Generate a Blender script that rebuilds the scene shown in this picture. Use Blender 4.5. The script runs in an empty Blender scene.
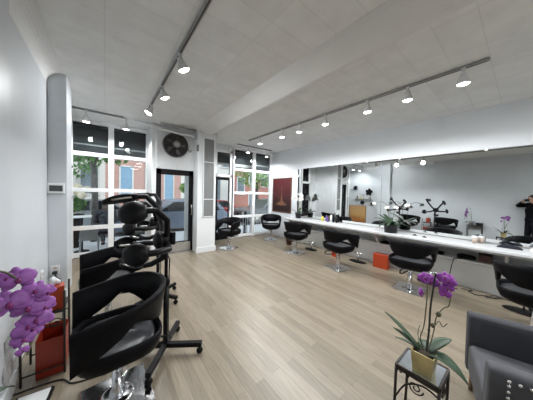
import bpy, bmesh, math, random
from mathutils import Vector, Matrix
random.seed(7)
scn = bpy.context.scene
COL = scn.collection
PI = math.pi
def R(d): return math.radians(d)

# ------------------------------------------------------------------ materials
def pm(name, col, rough=.5, metal=0., var=.08, scale=8., bump=0., spec=.5, emit=None, estr=0., coat=0.):
    m = bpy.data.materials.new(name); m.use_nodes = True
    nt = m.node_tree; b = nt.nodes['Principled BSDF']
    b.inputs['Roughness'].default_value = rough; b.inputs['Metallic'].default_value = metal
    b.inputs['Specular IOR Level'].default_value = spec
    b.inputs['Coat Weight'].default_value = coat
    tc = nt.nodes.new('ShaderNodeTexCoord'); n = nt.nodes.new('ShaderNodeTexNoise')
    n.inputs['Scale'].default_value = scale; n.inputs['Detail'].default_value = 4
    nt.links.new(tc.outputs['Object'], n.inputs['Vector'])
    r = nt.nodes.new('ShaderNodeValToRGB')
    lo = [max(0, c*(1-var)) for c in col]; hi = [min(1, c*(1+var)) for c in col]
    r.color_ramp.elements[0].color = (*lo, 1); r.color_ramp.elements[1].color = (*hi, 1)
    r.color_ramp.elements[0].position = .3; r.color_ramp.elements[1].position = .7
    nt.links.new(n.outputs['Fac'], r.inputs['Fac']); nt.links.new(r.outputs['Color'], b.inputs['Base Color'])
    if bump:
        bp = nt.nodes.new('ShaderNodeBump'); bp.inputs['Strength'].default_value = bump; bp.inputs['Distance'].default_value = .01
        nt.links.new(n.outputs['Fac'], bp.inputs['Height']); nt.links.new(bp.outputs['Normal'], b.inputs['Normal'])
    if emit:
        b.inputs['Emission Color'].default_value = (*emit, 1); b.inputs['Emission Strength'].default_value = estr
    return m

def brickmat(name, c1, c2, mortar, bw, bh, ms, rough=.6, rot=0., bump=.15, axis='XY', var=True, off=.5, coat=0., grain=0.):
    m = bpy.data.materials.new(name); m.use_nodes = True
    nt = m.node_tree; b = nt.nodes['Principled BSDF']; b.inputs['Roughness'].default_value = rough
    b.inputs['Coat Weight'].default_value = coat; b.inputs['Coat Roughness'].default_value = .25
    tc = nt.nodes.new('ShaderNodeTexCoord'); sp = nt.nodes.new('ShaderNodeSeparateXYZ'); cb = nt.nodes.new('ShaderNodeCombineXYZ')
    nt.links.new(tc.outputs['Object'], sp.inputs[0])
    nt.links.new(sp.outputs[axis[0]], cb.inputs['X']); nt.links.new(sp.outputs[axis[1]], cb.inputs['Y'])
    br = nt.nodes.new('ShaderNodeTexBrick'); br.inputs['Scale'].default_value = 1
    br.inputs['Brick Width'].default_value = bw; br.inputs['Row Height'].default_value = bh
    br.inputs['Mortar Size'].default_value = ms; br.inputs['Color1'].default_value = (*c1, 1); br.inputs['Color2'].default_value = (*c2, 1)
    br.inputs['Mortar'].default_value = (*mortar, 1); br.inputs['Bias'].default_value = 0; br.inputs['Mortar Smooth'].default_value = .3
    br.offset = off
    nt.links.new(cb.outputs[0], br.inputs['Vector'])
    out = br.outputs['Color']
    if grain:
        mp = nt.nodes.new('ShaderNodeMapping'); mp.inputs['Scale'].default_value = (3, 40, 1) if axis == 'YX' else (3, 3, 1)
        nt.links.new(cb.outputs[0], mp.inputs['Vector'])
        n = nt.nodes.new('ShaderNodeTexNoise'); n.inputs['Scale'].default_value = 1.5; n.inputs['Detail'].default_value = 6
        nt.links.new(mp.outputs[0], n.inputs['Vector'])
        mr = nt.nodes.new('ShaderNodeMapRange'); mr.inputs['From Min'].default_value = .3; mr.inputs['From Max'].default_value = .7
        mr.inputs['To Min'].default_value = 1-grain; mr.inputs['To Max'].default_value = 1+grain
        nt.links.new(n.outputs['Fac'], mr.inputs['Value'])
        mx = nt.nodes.new('ShaderNodeMix'); mx.data_type = 'RGBA'; mx.blend_type = 'MULTIPLY'; mx.inputs['Factor'].default_value = 1
        nt.links.new(out, mx.inputs['A']); nt.links.new(mr.outputs[0], mx.inputs['B']); out = mx.outputs['Result']
    nt.links.new(out, b.inputs['Base Color'])
    bp = nt.nodes.new('ShaderNodeBump'); bp.inputs['Strength'].default_value = bump; bp.inputs['Distance'].default_value = .01; bp.invert = True
    nt.links.new(br.outputs['Fac'], bp.inputs['Height']); nt.links.new(bp.outputs['Normal'], b.inputs['Normal'])
    return m

def glassmat(name, tint=(.93, .96, .96), refl=.07):
    m = bpy.data.materials.new(name); m.use_nodes = True; nt = m.node_tree
    for n in list(nt.nodes): nt.nodes.remove(n)
    o = nt.nodes.new('ShaderNodeOutputMaterial'); t = nt.nodes.new('ShaderNodeBsdfTransparent'); g = nt.nodes.new('ShaderNodeBsdfGlossy')
    t.inputs['Color'].default_value = (*tint, 1); g.inputs['Roughness'].default_value = .01
    fr = nt.nodes.new('ShaderNodeFresnel'); fr.inputs['IOR'].default_value = 1.45
    mx = nt.nodes.new('ShaderNodeMixShader')
    nt.links.new(fr.outputs[0], mx.inputs[0]); nt.links.new(t.outputs[0], mx.inputs[1]); nt.links.new(g.outputs[0], mx.inputs[2])
    nt.links.new(mx.outputs[0], o.inputs['Surface'])
    return m

def rampmat(name, stops, axis='Z', rough=.6, noise=.1):
    m = bpy.data.materials.new(name); m.use_nodes = True; nt = m.node_tree; b = nt.nodes['Principled BSDF']
    b.inputs['Roughness'].default_value = rough
    tc = nt.nodes.new('ShaderNodeTexCoord'); sp = nt.nodes.new('ShaderNodeSeparateXYZ'); nt.links.new(tc.outputs['Generated'], sp.inputs[0])
    n = nt.nodes.new('ShaderNodeTexNoise'); n.inputs['Scale'].default_value = 5; nt.links.new(tc.outputs['Object'], n.inputs['Vector'])
    ma = nt.nodes.new('ShaderNodeMath'); ma.operation = 'MULTIPLY_ADD'; ma.inputs[1].default_value = noise
    nt.links.new(n.outputs['Fac'], ma.inputs[0]); nt.links.new(sp.outputs[axis], ma.inputs[2])
    r = nt.nodes.new('ShaderNodeValToRGB'); e = r.color_ramp.elements
    e[0].position = stops[0][0]; e[0].color = (*stops[0][1], 1); e[1].position = stops[-1][0]; e[1].color = (*stops[-1][1], 1)
    for p, c in stops[1:-1]:
        q = e.new(p); q.color = (*c, 1)
    nt.links.new(ma.outputs[0], r.inputs['Fac']); nt.links.new(r.outputs['Color'], b.inputs['Base Color'])
    return m

M = dict(
    counter=pm('counter_white', (.56, .575, .585), .5, var=.01),
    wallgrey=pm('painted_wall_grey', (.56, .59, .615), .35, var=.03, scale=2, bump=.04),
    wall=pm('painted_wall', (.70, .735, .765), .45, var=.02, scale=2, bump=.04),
    white=pm('white_gloss_paint', (.70, .72, .73), .3, var=.012, scale=4),
    trim=pm('window_frame_paint', (.84, .86, .87), .4, var=.03),
    beam=pm('beam_plaster', (.76, .77, .77), .6, var=.03, scale=3, bump=.05),
    ceil=brickmat('pressed_tin_ceiling', (.80, .81, .81), (.84, .85, .85), (.74, .75, .75), .6, .3, .006, .55, bump=.25, off=0., grain=.05),
    floor=brickmat('pale_oak_floor', (.185, .152, .108), (.265, .222, .162), (.12, .10, .072), 1.3, .088, .0012, .38, axis='YX', bump=.08, grain=.16, off=.37, coat=.12),
    black=pm('black_leather', (.004, .004, .005), .45, var=.2, scale=30, bump=.03, spec=.10),
    seatlea=pm('seat_leather', (.035, .037, .042), .36, var=.15, scale=30, bump=.05),
    matte=pm('matte_black', (.005, .005, .006), .42, var=.2, scale=20, spec=.16),
    iron=pm('wrought_iron', (.025, .02, .017), .5, .4, var=.3, scale=25),
    chrome=pm('chrome', (.72, .73, .75), .12, 1., var=.03),
    steel=pm('brushed_steel', (.45, .44, .41), .35, .9, var=.08, scale=20),
    grey=pm('grey_panel', (.17, .175, .175), .35, var=.05),
    lampbody=pm('lamp_body_white', (.6, .6, .6), .4, var=.03),
    lampglow=pm('lamp_glow', (1, 1, 1), .4, emit=(1, .98, .95), estr=25.),
    track=pm('track_metal', (.32, .32, .32), .4, .3, var=.05),
    trackdark=pm('track_slot', (.03, .03, .03), .5, var=.1),
    shade=pm('dark_shade_fabric', (.028, .031, .035), .7, var=.12, scale=20),
    shadehem=pm('pale_glint', (.30, .31, .32), .5, var=.05),  # ceiling-light reflection painted as a grey strip
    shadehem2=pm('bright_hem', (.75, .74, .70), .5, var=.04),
    fan=pm('fan_dark', (.035, .032, .030), .55, var=.2, scale=20),
    fanblade=pm('fan_blade', (.12, .115, .11), .45, .3, var=.1),
    fanhub=pm('fan_hub', (.30, .30, .30), .4, .3, var=.05),
    plastic=pm('white_plastic', (.7, .71, .71), .35, var=.02),
    lcd=pm('grey_display', (.05, .055, .055), .2, var=.1),
    orange=pm('orange_red_box', (.36, .042, .010), .4, var=.08),
    red=pm('dark_red_bin', (.28, .022, .008), .4, var=.1),
    mirror=pm('mirror_silver', (.80, .83, .83), .0, 1., var=.004, scale=1),
    purple=pm('purple_petal', (.27, .085, .345), .5, var=.3, scale=25),
    magenta=pm('magenta_petal', (.29, .05, .37), .5, var=.25, scale=25),
    lip=pm('orchid_lip', (.16, .01, .10), .5, var=.2, scale=30),
    wpetal=pm('white_petal', (.8, .82, .78), .5, var=.06, scale=20),
    leaf=pm('orchid_leaf', (.018, .05, .018), .5, var=.3, scale=12),
    dleaf=pm('dark_leaf', (.02, .05, .022), .45, var=.3, scale=12),
    stem=pm('green_stem', (.10, .10, .05), .6, var=.3, scale=15),
    stake=pm('dark_stake', (.02, .022, .018), .6, var=.2),
    bark=pm('potting_bark', (.035, .025, .015), .9, var=.5, scale=60, bump=.6),
    gold=pm('gold_foil_pot', (.50, .42, .20), .4, .35, var=.18, scale=14, bump=.1),
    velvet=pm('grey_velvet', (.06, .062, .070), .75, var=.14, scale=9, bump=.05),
    velvetshade=pm('grey_velvet_shaded', (.032, .034, .040), .8, var=.12, scale=9, bump=.05),  # same velvet with the far arm's shade painted in
    nail=pm('nailhead_silver', (.75, .75, .75), .25, .9, var=.05),
    wood=pm('wood_leg', (.16, .10, .06), .5, var=.25, scale=20),
    brownwood=pm('brown_wood', (.13, .065, .05), .5, var=.3, scale=12),
    tablemirror=pm('mirrored_top', (.75, .8, .85), .06, .9, var=.04, scale=4),
    potblack=pm('black_glazed_pot', (.012, .013, .014), .25, var=.1),
    potwhite=pm('white_pot', (.7, .7, .68), .4, var=.04),
    navy=pm('navy_cloth', (.006, .007, .016), .9, var=.3, scale=30, bump=.2),
    tissue=pm('white_paper', (.75, .76, .77), .7, var=.04),
    cream=pm('cream_plastic', (.50, .41, .34), .45, var=.05),
    yellow=pm('yellow_plastic', (.60, .52, .06), .4, var=.08),
    violet=pm('violet_plastic', (.11, .06, .22), .35, var=.1),
    cable=pm('black_cable', (.012, .012, .012), .5, var=.1),
    skin=pm('skin', (.48, .29, .21), .5, var=.06, scale=6),
    hair=pm('dark_hair', (.02, .014, .011), .6, var=.3, scale=40),
    brownhair=pm('brown_hair', (.075, .045, .03), .6, var=.3, scale=40),
    shirt=pm('black_cotton', (.006, .006, .007), .9, var=.2, scale=20, spec=.08),
    jean=pm('dark_denim', (.008, .009, .012), .9, var=.2, scale=30, spec=.08),
    floral=pm('dark_print_cloth', (.04, .045, .055), .85, var=.9, scale=14),
    picred=rampmat('painting_red', [(.05, (.018, .007, .007)), (.35, (.028, .008, .008)), (.5, (.055, .008, .010)), (.95, (.085, .009, .012))], 'Z', .45),
    picframe=pm('brown_frame', (.10, .04, .02), .4, var=.2),
    picfig=pm('painting_ochre', (.17, .075, .04), .6, var=.35, scale=12),
    picgold=rampmat('painting_gold', [(.05, (.25, .09, .03)), (.4, (.40, .17, .05)), (.65, (.55, .33, .13)), (1., (.52, .32, .14))], 'Z', .5, .35),
    glass=glassmat('window_glass'),
    frost=pm('grey_shelf_glass', (.5, .55, .5), .2, var=.05),
    sidewalk=brickmat('sidewalk_slabs', (.52, .54, .57), (.58, .60, .63), (.35, .36, .38), 1.2, 1.2, .01, .8),
    road=pm('asphalt', (.20, .205, .215), .85, var=.15, scale=30),
    brickred=brickmat('red_brick', (.42, .13, .09), (.50, .18, .13), (.42, .36, .33), .24, .08, .01, .8, axis='XZ'),
    brickpink=brickmat('pink_brick', (.52, .27, .23), (.58, .33, .28), (.45, .38, .36), .24, .08, .01, .8, axis='XZ'),
    palewall=pm('pale_stucco', (.70, .68, .66), .8, var=.05),
    blue=pm('blue_paint', (.22, .38, .54), .5, var=.08),
    facadewin=pm('facade_window_glass', (.16, .20, .24), .1, var=.2, scale=2),
    stone=pm('stone_sill', (.62, .60, .58), .7, var=.06),
    bark2=pm('tree_bark', (.12, .115, .11), .9, var=.3, scale=12, bump=.5),
    foliage=pm('tree_foliage', (.10, .22, .06), .6, var=.5, scale=6),
    foliage2=pm('light_foliage', (.22, .38, .10), .6, var=.4, scale=6),
    carblue=pm('car_dark_blue', (.13, .16, .22), .25, .0, var=.03, spec=.6),
    carsilver=pm('car_silver', (.42, .45, .48), .3, .5, var=.03, coat=.6),
    cargrey=pm('car_grey', (.12, .13, .14), .3, .4, var=.03, coat=.6),
    carred=pm('car_red', (.30, .03, .03), .3, .3, var=.03, coat=.6),
    carglass=pm('car_glass', (.012, .014, .016), .2, var=.1, spec=.15),
    tyre=pm('tyre', (.015, .015, .015), .8, var=.1),
    cream_bloom=pm('cream_blooms', (.62, .55, .42), .7, var=.3, scale=30),
    plasticbag=pm('crumpled_plastic', (.50, .50, .49), .3, var=.2, scale=25, bump=.5),
    greychair=pm('outdoor_grey_metal', (.26, .27, .28), .5, .3, var=.08),
    awhite=pm('awning_white', (.7, .7, .7), .6, var=.05),
)

# ------------------------------------------------------------------ mesh builder
class MB:
    def __init__(s): s.v = []; s.f = []; s.sm = []
    def add(s, vs, fs, smooth=False):
        b = len(s.v); s.v += [tuple(v) for v in vs]
        for f in fs: s.f.append([i+b for i in f]); s.sm.append(smooth)
        return s
    def box(s, x0, y0, z0, x1, y1, z1):
        if x0 > x1: x0, x1 = x1, x0
        if y0 > y1: y0, y1 = y1, y0
        if z0 > z1: z0, z1 = z1, z0
        return s.add([(x0,y0,z0),(x1,y0,z0),(x1,y1,z0),(x0,y1,z0),(x0,y0,z1),(x1,y0,z1),(x1,y1,z1),(x0,y1,z1)],
                     [(0,3,2,1),(4,5,6,7),(0,1,5,4),(1,2,6,5),(2,3,7,6),(3,0,4,7)])
    def obox(s, c, ax, ay, az):   # oriented box: centre and half-axis vectors
        c, ax, ay, az = map(Vector, (c, ax, ay, az))
        vs = [c+ax*i+ay*j+az*k for k in (-1,1) for (i,j) in ((-1,-1),(1,-1),(1,1),(-1,1))]
        return s.add(vs, [(0,3,2,1),(4,5,6,7),(0,1,5,4),(1,2,6,5),(2,3,7,6),(3,0,4,7)])
    def tube(s, pts, r, n=10, cap=True, flat=1.0, smooth=True):
        pts = [Vector(p) for p in pts]; rs = r if isinstance(r, (list, tuple)) else [r]*len(pts)
        vs = []; up = None
        for i, p in enumerate(pts):
            d = (pts[min(i+1, len(pts)-1)]-pts[max(i-1, 0)])
            d = d.normalized() if d.length > 1e-9 else Vector((0,0,1))
            if up is None:
                a = Vector((0,0,1)) if abs(d.z) < .9 else Vector((1,0,0))
                up = d.cross(a).normalized()
            else:
                up = (up-d*up.dot(d)); up = up.normalized() if up.length > 1e-6 else d.orthogonal().normalized()
            w = d.cross(up)
            for k in range(n):
                a = 2*PI*k/n; vs.append(p+(up*math.cos(a)+w*math.sin(a)*flat)*rs[i])
        fs = []
        for i in range(len(pts)-1):
            for k in range(n):
                fs.append((i*n+k, i*n+(k+1)%n, (i+1)*n+(k+1)%n, (i+1)*n+k))
        if cap:
            fs.append(tuple(reversed(range(n)))); fs.append(tuple(range((len(pts)-1)*n, len(pts)*n)))
        return s.add(vs, fs, smooth)
    def cyl(s, p0, p1, r0, r1=None, n=20): return s.tube([p0, p1], [r0, r0 if r1 is None else r1], n)
    def lathe(s, prof, c=(0,0,0), n=24, M3=None):
        vs = []; c = Vector(c)
        for r, z in prof:
            for k in range(n):
                v = Vector((r*math.cos(2*PI*k/n), r*math.sin(2*PI*k/n), z))
                if M3: v = M3 @ v
                vs.append(c+v)
        fs = []
        for i in range(len(prof)-1):
            for k in range(n): fs.append((i*n+k, i*n+(k+1)%n, (i+1)*n+(k+1)%n, (i+1)*n+k))
        if prof[0][0] > 1e-6: fs.append(tuple(reversed(range(n))))
        if prof[-1][0] > 1e-6: fs.append(tuple(range((len(prof)-1)*n, len(prof)*n)))
        return s.add(vs, fs, True)
    def ell(s, c, r, n=16, m=10, M3=None):
        prof = [(max(1e-4, math.sin(PI*i/m)), -math.cos(PI*i/m)) for i in range(m+1)]
        S = Matrix.Diagonal(Vector(r)) if not isinstance(r, (int, float)) else Matrix.Diagonal(Vector((r, r, r)))
        return s.lathe(prof, c, n, (M3 @ S) if M3 else S)
    def prism(s, poly, a, b, axis='Y'):   # polygon of 2-D points swept along axis from a to b
        n = len(poly)
        def p(u, v, w): return {'Y': (u, w, v), 'X': (w, u, v), 'Z': (u, v, w)}[axis]
        vs = [p(u, v, a) for u, v in poly]+[p(u, v, b) for u, v in poly]
        return s.add(vs, [tuple(range(n)), tuple(reversed(range(n, 2*n)))]+[(i, i+n, (i+1)%n+n, (i+1)%n) for i in range(n)])
    def grid(s, P, smooth=True, closed=False):
        a = len(P); b = len(P[0]); vs = [v for row in P for v in row]; fs = []
        for i in range(a-1):
            for j in range(b if closed else b-1): fs.append((i*b+j, i*b+(j+1)%b, (i+1)*b+(j+1)%b, (i+1)*b+j))
        return s.add(vs, fs, smooth)
    def build(s, name, mat, parent=None, bevel=0., sub=0, solid=0., remesh=0., seg=2, kind=None):
        me = bpy.data.meshes.new(name); me.from_pydata(s.v, [], s.f); me.update()
        for p, q in zip(me.polygons, s.sm): p.use_smooth = q
        me.materials.append(M[mat] if isinstance(mat, str) else mat)
        bm = bmesh.new(); bm.from_mesh(me); bmesh.ops.recalc_face_normals(bm, faces=bm.faces); bm.to_mesh(me); bm.free()
        o = bpy.data.objects.new(name, me); COL.objects.link(o)
        if parent: o.parent = parent
        if solid:
            q = o.modifiers.new('s', 'SOLIDIFY'); q.thickness = solid; q.offset = 0
        if remesh:
            q = o.modifiers.new('r', 'REMESH'); q.mode = 'VOXEL'; q.voxel_size = remesh; q.use_smooth_shade = True
            q = o.modifiers.new('m', 'SMOOTH'); q.iterations = 3
        if bevel:
            q = o.modifiers.new('b', 'BEVEL'); q.width = bevel; q.segments = seg; q.limit_method = 'ANGLE'
        if sub:
            q = o.modifiers.new('u', 'SUBSURF'); q.levels = sub; q.render_levels = sub
        if kind: o['kind'] = kind
        return o

def tag(o, label, cat, group=None, kind=None):
    o['label'] = label; o['category'] = cat
    if group: o['group'] = group
    if kind: o['kind'] = kind
    return o
def thing(name, label, cat, loc=(0,0,0), rz=0., group=None):
    o = bpy.data.objects.new(name, None); o.empty_display_size = .05; COL.objects.link(o)
    o.location = loc; o.rotation_euler = (0, 0, rz)
    return tag(o, label, cat, group)
def copy_tree(o, parent=None):
    c = o.copy(); COL.objects.link(c)
    if parent: c.parent = parent
    for ch in [k for k in scn.objects if k.parent == o]: copy_tree(ch, c)
    return c
def struct(name, mb, mat, bevel=0., parent=None): 
    return mb.build(name, mat, parent, bevel=bevel, kind=None if parent else 'structure')

# ------------------------------------------------------------------ room shell
CZ = 3.12; FY = 6.17; RX = 5.1; LX = -.6; BY = -6.0
struct('floor', MB().box(LX-.2, BY, -.1, RX+.2, FY+.12, 0), 'floor')
struct('ceiling', MB().box(LX-.2, BY, CZ, RX+.2, FY+.12, CZ+.1), 'ceil')
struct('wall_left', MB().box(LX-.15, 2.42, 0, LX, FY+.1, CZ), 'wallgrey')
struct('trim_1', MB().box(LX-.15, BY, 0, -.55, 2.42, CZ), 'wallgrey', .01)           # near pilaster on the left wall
struct('wall_back', MB().box(LX-.15, BY-.15, 0, RX+.15, BY, CZ), 'wall')
struct('wall_right', MB().box(RX, BY, 0, RX+.15, FY+.1, CZ), 'wall')
# cove between left wall and ceiling
cv = [(LX, CZ-.17)]+[(LX+.16-.16*math.cos(a), CZ-.17+.17*math.sin(a)) for a in [i*PI/16 for i in range(9)]]+[(LX, CZ)]
struct('trim_2', MB().prism(cv, BY, FY, 'Y'), 'beam')
# left column by the big window
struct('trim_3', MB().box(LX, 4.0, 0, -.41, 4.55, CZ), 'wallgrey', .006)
struct('baseboard_left', MB().box(LX, 2.42, 0, LX+.02, 4.0, .13).box(-.55, BY, 0, -.53, 2.42, .13).box(LX, 3.98, 0, -.41, 4.0, .13), 'white', .004)
struct('baseboard_right', MB().box(RX-.02, 4.9, 0, RX, FY, .13), 'white', .004)
# ceiling beam and its landing column with a tall grey panel
struct('trim_4', MB().prism([(1.76, CZ), (1.82, 3.09), (2.08, 3.0), (2.14, 2.995), (2.20, CZ)], BY, 5.12, 'Y'), 'beam', .015)
struct('trim_5', MB().box(1.83, 5.1, 0, 2.32, FY, CZ), 'white', .008)
struct('baseboard_front', MB().box(1.81, 5.08, 0, 2.34, 5.1, .14), 'white', .004)
pn = thing('wall_panel', 'tall grey panel in three panes on white column between the doors', 'panel', (2.115, 5.1, .94))
MB().box(-.14, -.012, -.02, .14, 0, 1.98).build('backing', 'grey', pn)
f = MB()
for x in (-.15, .13): f.box(x, -.025, -.03, x+.02, 0, 1.99)
for z in (-.03, .42, 1.37, 1.97): f.box(-.15, -.025, z, .15, 0, z+.02)
f.build('frame', 'white', pn, .003)
g = MB()
for y in (5.3, 5.5, 5.72, 5.95): g.box(2.32, y, .14, 2.33, y+.03, CZ-.02)
struct('trim_9', g, 'white', .003)
# vestibule box with door 1
struct('trim_6', MB().box(.86, 5.4, 0, .93, FY, CZ), 'white', .006)
struct('wall_vestibule', MB().box(.93, 5.4, 2.09, 1.84, 5.48, CZ).box(.93, 5.4, 0, .955, 5.48, 2.09), 'white', .005)
struct('trim_7', MB().box(.95, 5.385, 2.2, .985, 5.4, 2.95).box(1.75, 5.385, 2.2, 1.785, 5.4, 2.95).box(.95, 5.385, 2.17, 1.785, 5.4, 2.2), 'white', .003)
# front wall (storefront) : header, window 1, door 2, window 2
struct('wall_front', MB().box(LX, FY, 3.10, RX, FY+.12, CZ).box(2.32, FY, 0, 2.78, FY+.12, 3.10).box(2.78, FY, 2.92, 3.36, FY+.12, 3.10), 'white', .004)
def storefront(name, x0, x1, mx, rails, z0, zt):
    f = MB()
    for x, w in ((x0, .06), (x1-.08, .08)): f.box(x, FY-.03, z0, x+w, FY+.08, zt)
    f.box(mx-.055, FY-.03, z0, mx+.055, FY+.08, zt)
    for z in rails: f.box(x0, FY-.025, z-.045, x1, FY+.075, z+.045)
    o = struct(name, f, 'trim', .006)
    g = MB().box(x0+.02, FY+.02, z0, x1-.02, FY+.026, zt)
    g.build('pane', 'glass', o)
    return o
storefront('window_1', LX, .93, .128, (.06, .669, 1.533, 2.344, 3.075), 0, 3.11)
storefront('window_2', 3.36, RX, 4.276, (.06, .73, 1.56, 2.36, 3.075), 0, 3.11)
# door 1 (vestibule), door 2 (building)
def door(name, x0, x1, zt, y, fr, kick, kickmat):
    f = MB()
    f.box(x0, y, 0, x0+fr, y+.05, zt).box(x1-fr, y, 0, x1, y+.05, zt).box(x0, y, zt-fr-.02, x1, y+.05, zt).box(x0, y, .0, x1, y+.05, kick)
    o = struct(name, f, 'matte', .006)
    MB().box(x0+fr-.01, y+.02, kick-.01, x1-fr+.01, y+.026, zt-fr-.01).build('pane', 'glass', o)
    MB().box(x0+fr*.6, y-.006, .03, x1-fr*.6, y, kick-.02).build('kick_plate', kickmat, o)
    hx = x1-fr*.5
    MB().tube([(hx, y, .95), (hx, y-.05, .97), (hx, y-.05, 1.2), (hx, y, 1.22)], .012, 8).build('door_handle', 'steel', o)
    return o
door('door_1', .955, 1.84, 2.09, 5.42, .115, .28, 'steel')
struct('trim_8', MB().box(1.0, 5.36, 0, 1.84, 5.52, .018), 'steel')
door('door_2', 2.80, 3.345, 2.06, FY+.01, .075, .25, 'matte')
tw = struct('window_3', MB().box(2.76, FY-.03, 2.06, 3.38, FY+.08, 2.15).box(2.76, FY-.03, 2.86, 3.38, FY+.08, 2.94).box(2.76, FY-.03, 2.06, 2.83, FY+.08, 2.94).box(3.29, FY-.03, 0, 3.46, FY+.08, 3.05), 'trim', .005)
MB().box(2.82, FY+.02, 2.12, 3.30, FY+.026, 2.88).build('pane', 'glass', tw)

# roller shades in the top panes
def shade(x0, x1, z0, z1, hz, hh, hm, label):
    t = thing('roller_shade', label, 'shade', ((x0+x1)/2, FY+.05, z0), 0, 'dark roller shades in the top panes')
    w = (x1-x0)/2
    MB().box(-w, 0, 0, w, .006, z1-z0).build('fabric', 'shade', t)
    MB().box(-w, -.012, hz, w, 0, hz+hh).build('pale_strip', hm, t, .003)  # grey version imitates a ceiling light reflected in the pane
    MB().cyl((-w, .01, z1-z0-.03), (w, .01, z1-z0-.03), .03, n=12).build('roller', 'shade', t)
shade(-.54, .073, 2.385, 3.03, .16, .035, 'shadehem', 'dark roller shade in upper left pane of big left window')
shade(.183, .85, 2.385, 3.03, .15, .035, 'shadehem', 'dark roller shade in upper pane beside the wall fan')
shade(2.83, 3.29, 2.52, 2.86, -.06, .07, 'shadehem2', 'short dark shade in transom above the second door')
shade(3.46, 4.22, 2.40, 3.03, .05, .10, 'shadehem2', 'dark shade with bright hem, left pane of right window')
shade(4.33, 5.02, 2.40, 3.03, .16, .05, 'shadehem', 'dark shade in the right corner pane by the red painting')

# ------------------------------------------------------------------ wall fan, pipes, thermostat, outlets
fn = thing('wall_fan', 'round dark wall fan high on the white wall above the door', 'fan', (1.37, 5.4, 2.68))
Mx = Matrix.Rotation(R(90), 3, 'X')
MB().lathe([(.255, 0), (.285, 0), (.29, .05), (.285, .1), (.262, .1), (.255, .05)], (0, 0, 0), 36, Mx).build('ring', 'fan', fn)
MB().lathe([(.0001, .012), (.26, .012), (.26, .02), (.0001, .02)], (0,0,0), 36, Mx).build('back_grille', 'fan', fn)
MB().lathe([(.0001, .02), (.085, .02), (.085, .09), (.06, .115), (.0001, .12)], (.02, 0, .02), 24, Mx).build('motor_hub', 'fanhub', fn)
for k in range(5):
    a = 2*PI*k/5+.3; P = []
    for i in range(5):
        r = .07+.17*i/4; w = .05+.05*math.sin(PI*i/4*.8)
        P.append([(r*math.cos(a)-t*w*math.sin(a), -.045+t*.02, r*math.sin(a)+t*w*math.cos(a)) for t in (-1, 0, 1)])
    MB().grid(P).build('blade', 'fanblade', fn, solid=.004)
g = MB()
for rr in (.10, .14, .18, .22, .25): g.tube([(rr*math.cos(2*PI*k/32), -.1, rr*math.sin(2*PI*k/32)) for k in range(33)], .003, 5, False)
for k in range(20):
    a = 2*PI*k/20; g.tube([(.05*math.cos(a), -.105, .05*math.sin(a)), (.27*math.cos(a), -.095, .27*math.sin(a))], .0025, 5)
g.build('guard', 'fan', fn)
MB().tube([(.25, -.05, .02), (.31, -.06, -.08), (.36, -.03, -.12), (.40, -.02, -.04)], .008, 8).build('power_cord', 'cable', fn)
tag(MB().box(1.79, 5.07, 2.56, 1.84, 5.1, 2.72).box(1.80, 5.05, 2.60, 1.83, 5.07, 2.66).build('switch_box', 'grey', None, .006), 'small grey switch box on white wall right of the fan', 'switch')
tag(MB().tube([(.50, 5.33, 3.06), (1.0, 5.33, 3.0), (1.5, 5.30, 2.96), (1.72, 5.26, 2.97), (1.80, 5.22, 2.90)], .035, 12).build('pipe', 'white'), 'white pipe running above the round fan to the column', 'pipe')
tag(MB().tube([(1.0, 5.2, 3.09), (1.8, 5.15, 3.07)], .022, 8).build('conduit', 'track'), 'thin grey conduit on the ceiling above the fan', 'conduit')
th = thing('thermostat', 'white thermostat with dark display on the left column', 'thermostat', (-.515, 4.0, 1.55))
MB().box(-.085, -.03, -.07, .085, 0, .07).build('housing', 'plastic', th, .01)
MB().box(-.065, -.034, -.04, .065, -.029, .04).build('display', 'lcd', th, .003)
for nm, x, y, z, lab, ax in (('wall_outlet', LX, 3.62, .47, 'white wall outlet on the left wall above the tissue box', 'x'), ('wall_outlet', -.53, 4.0, .42, 'white wall outlet low on the left column with a cord', 'y')):
    t = thing(nm, lab, 'outlet', (x, y, z), R(90) if ax == 'x' else 0, 'wall outlets by the left column')
    MB().box(-.045, -.012, -.065, .045, 0, .065).build('cover_plate', 'plastic', t, .004)
    for s in (-.03, .03): MB().box(-.017, -.016, s-.017, .017, -.01, s+.017).build('socket', 'cream', t, .002)
    if ax == 'y': MB().box(-.025, -.06, -.045, .025, -.016, -.01).build('plug', 'cable', t, .004)
tag(MB().tube([(-.53, 3.94, .39), (-.50, 3.90, .34), (-.46, 3.82, .34), (-.42, 3.7, .26), (-.40, 3.5, .12), (-.38, 3.3, .012), (-.3, 3.0, .012)], .006, 7).build('power_cord', 'cable'), 'black cord dropping from the column outlet behind the chairs', 'cord')
for x, lab in ((1.02, 'small white bracket above left corner of the black front door'), (1.42, 'small white sensor above the middle of the black front door')):
    tag(MB().box(x-.02, 5.37, 2.11, x+.02, 5.4, 2.18).box(x-.012, 5.36, 2.13, x+.012, 5.37, 2.16).build('door_sensor', 'plastic', None, .004), lab, 'sensor', 'sensors above the door')

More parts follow.
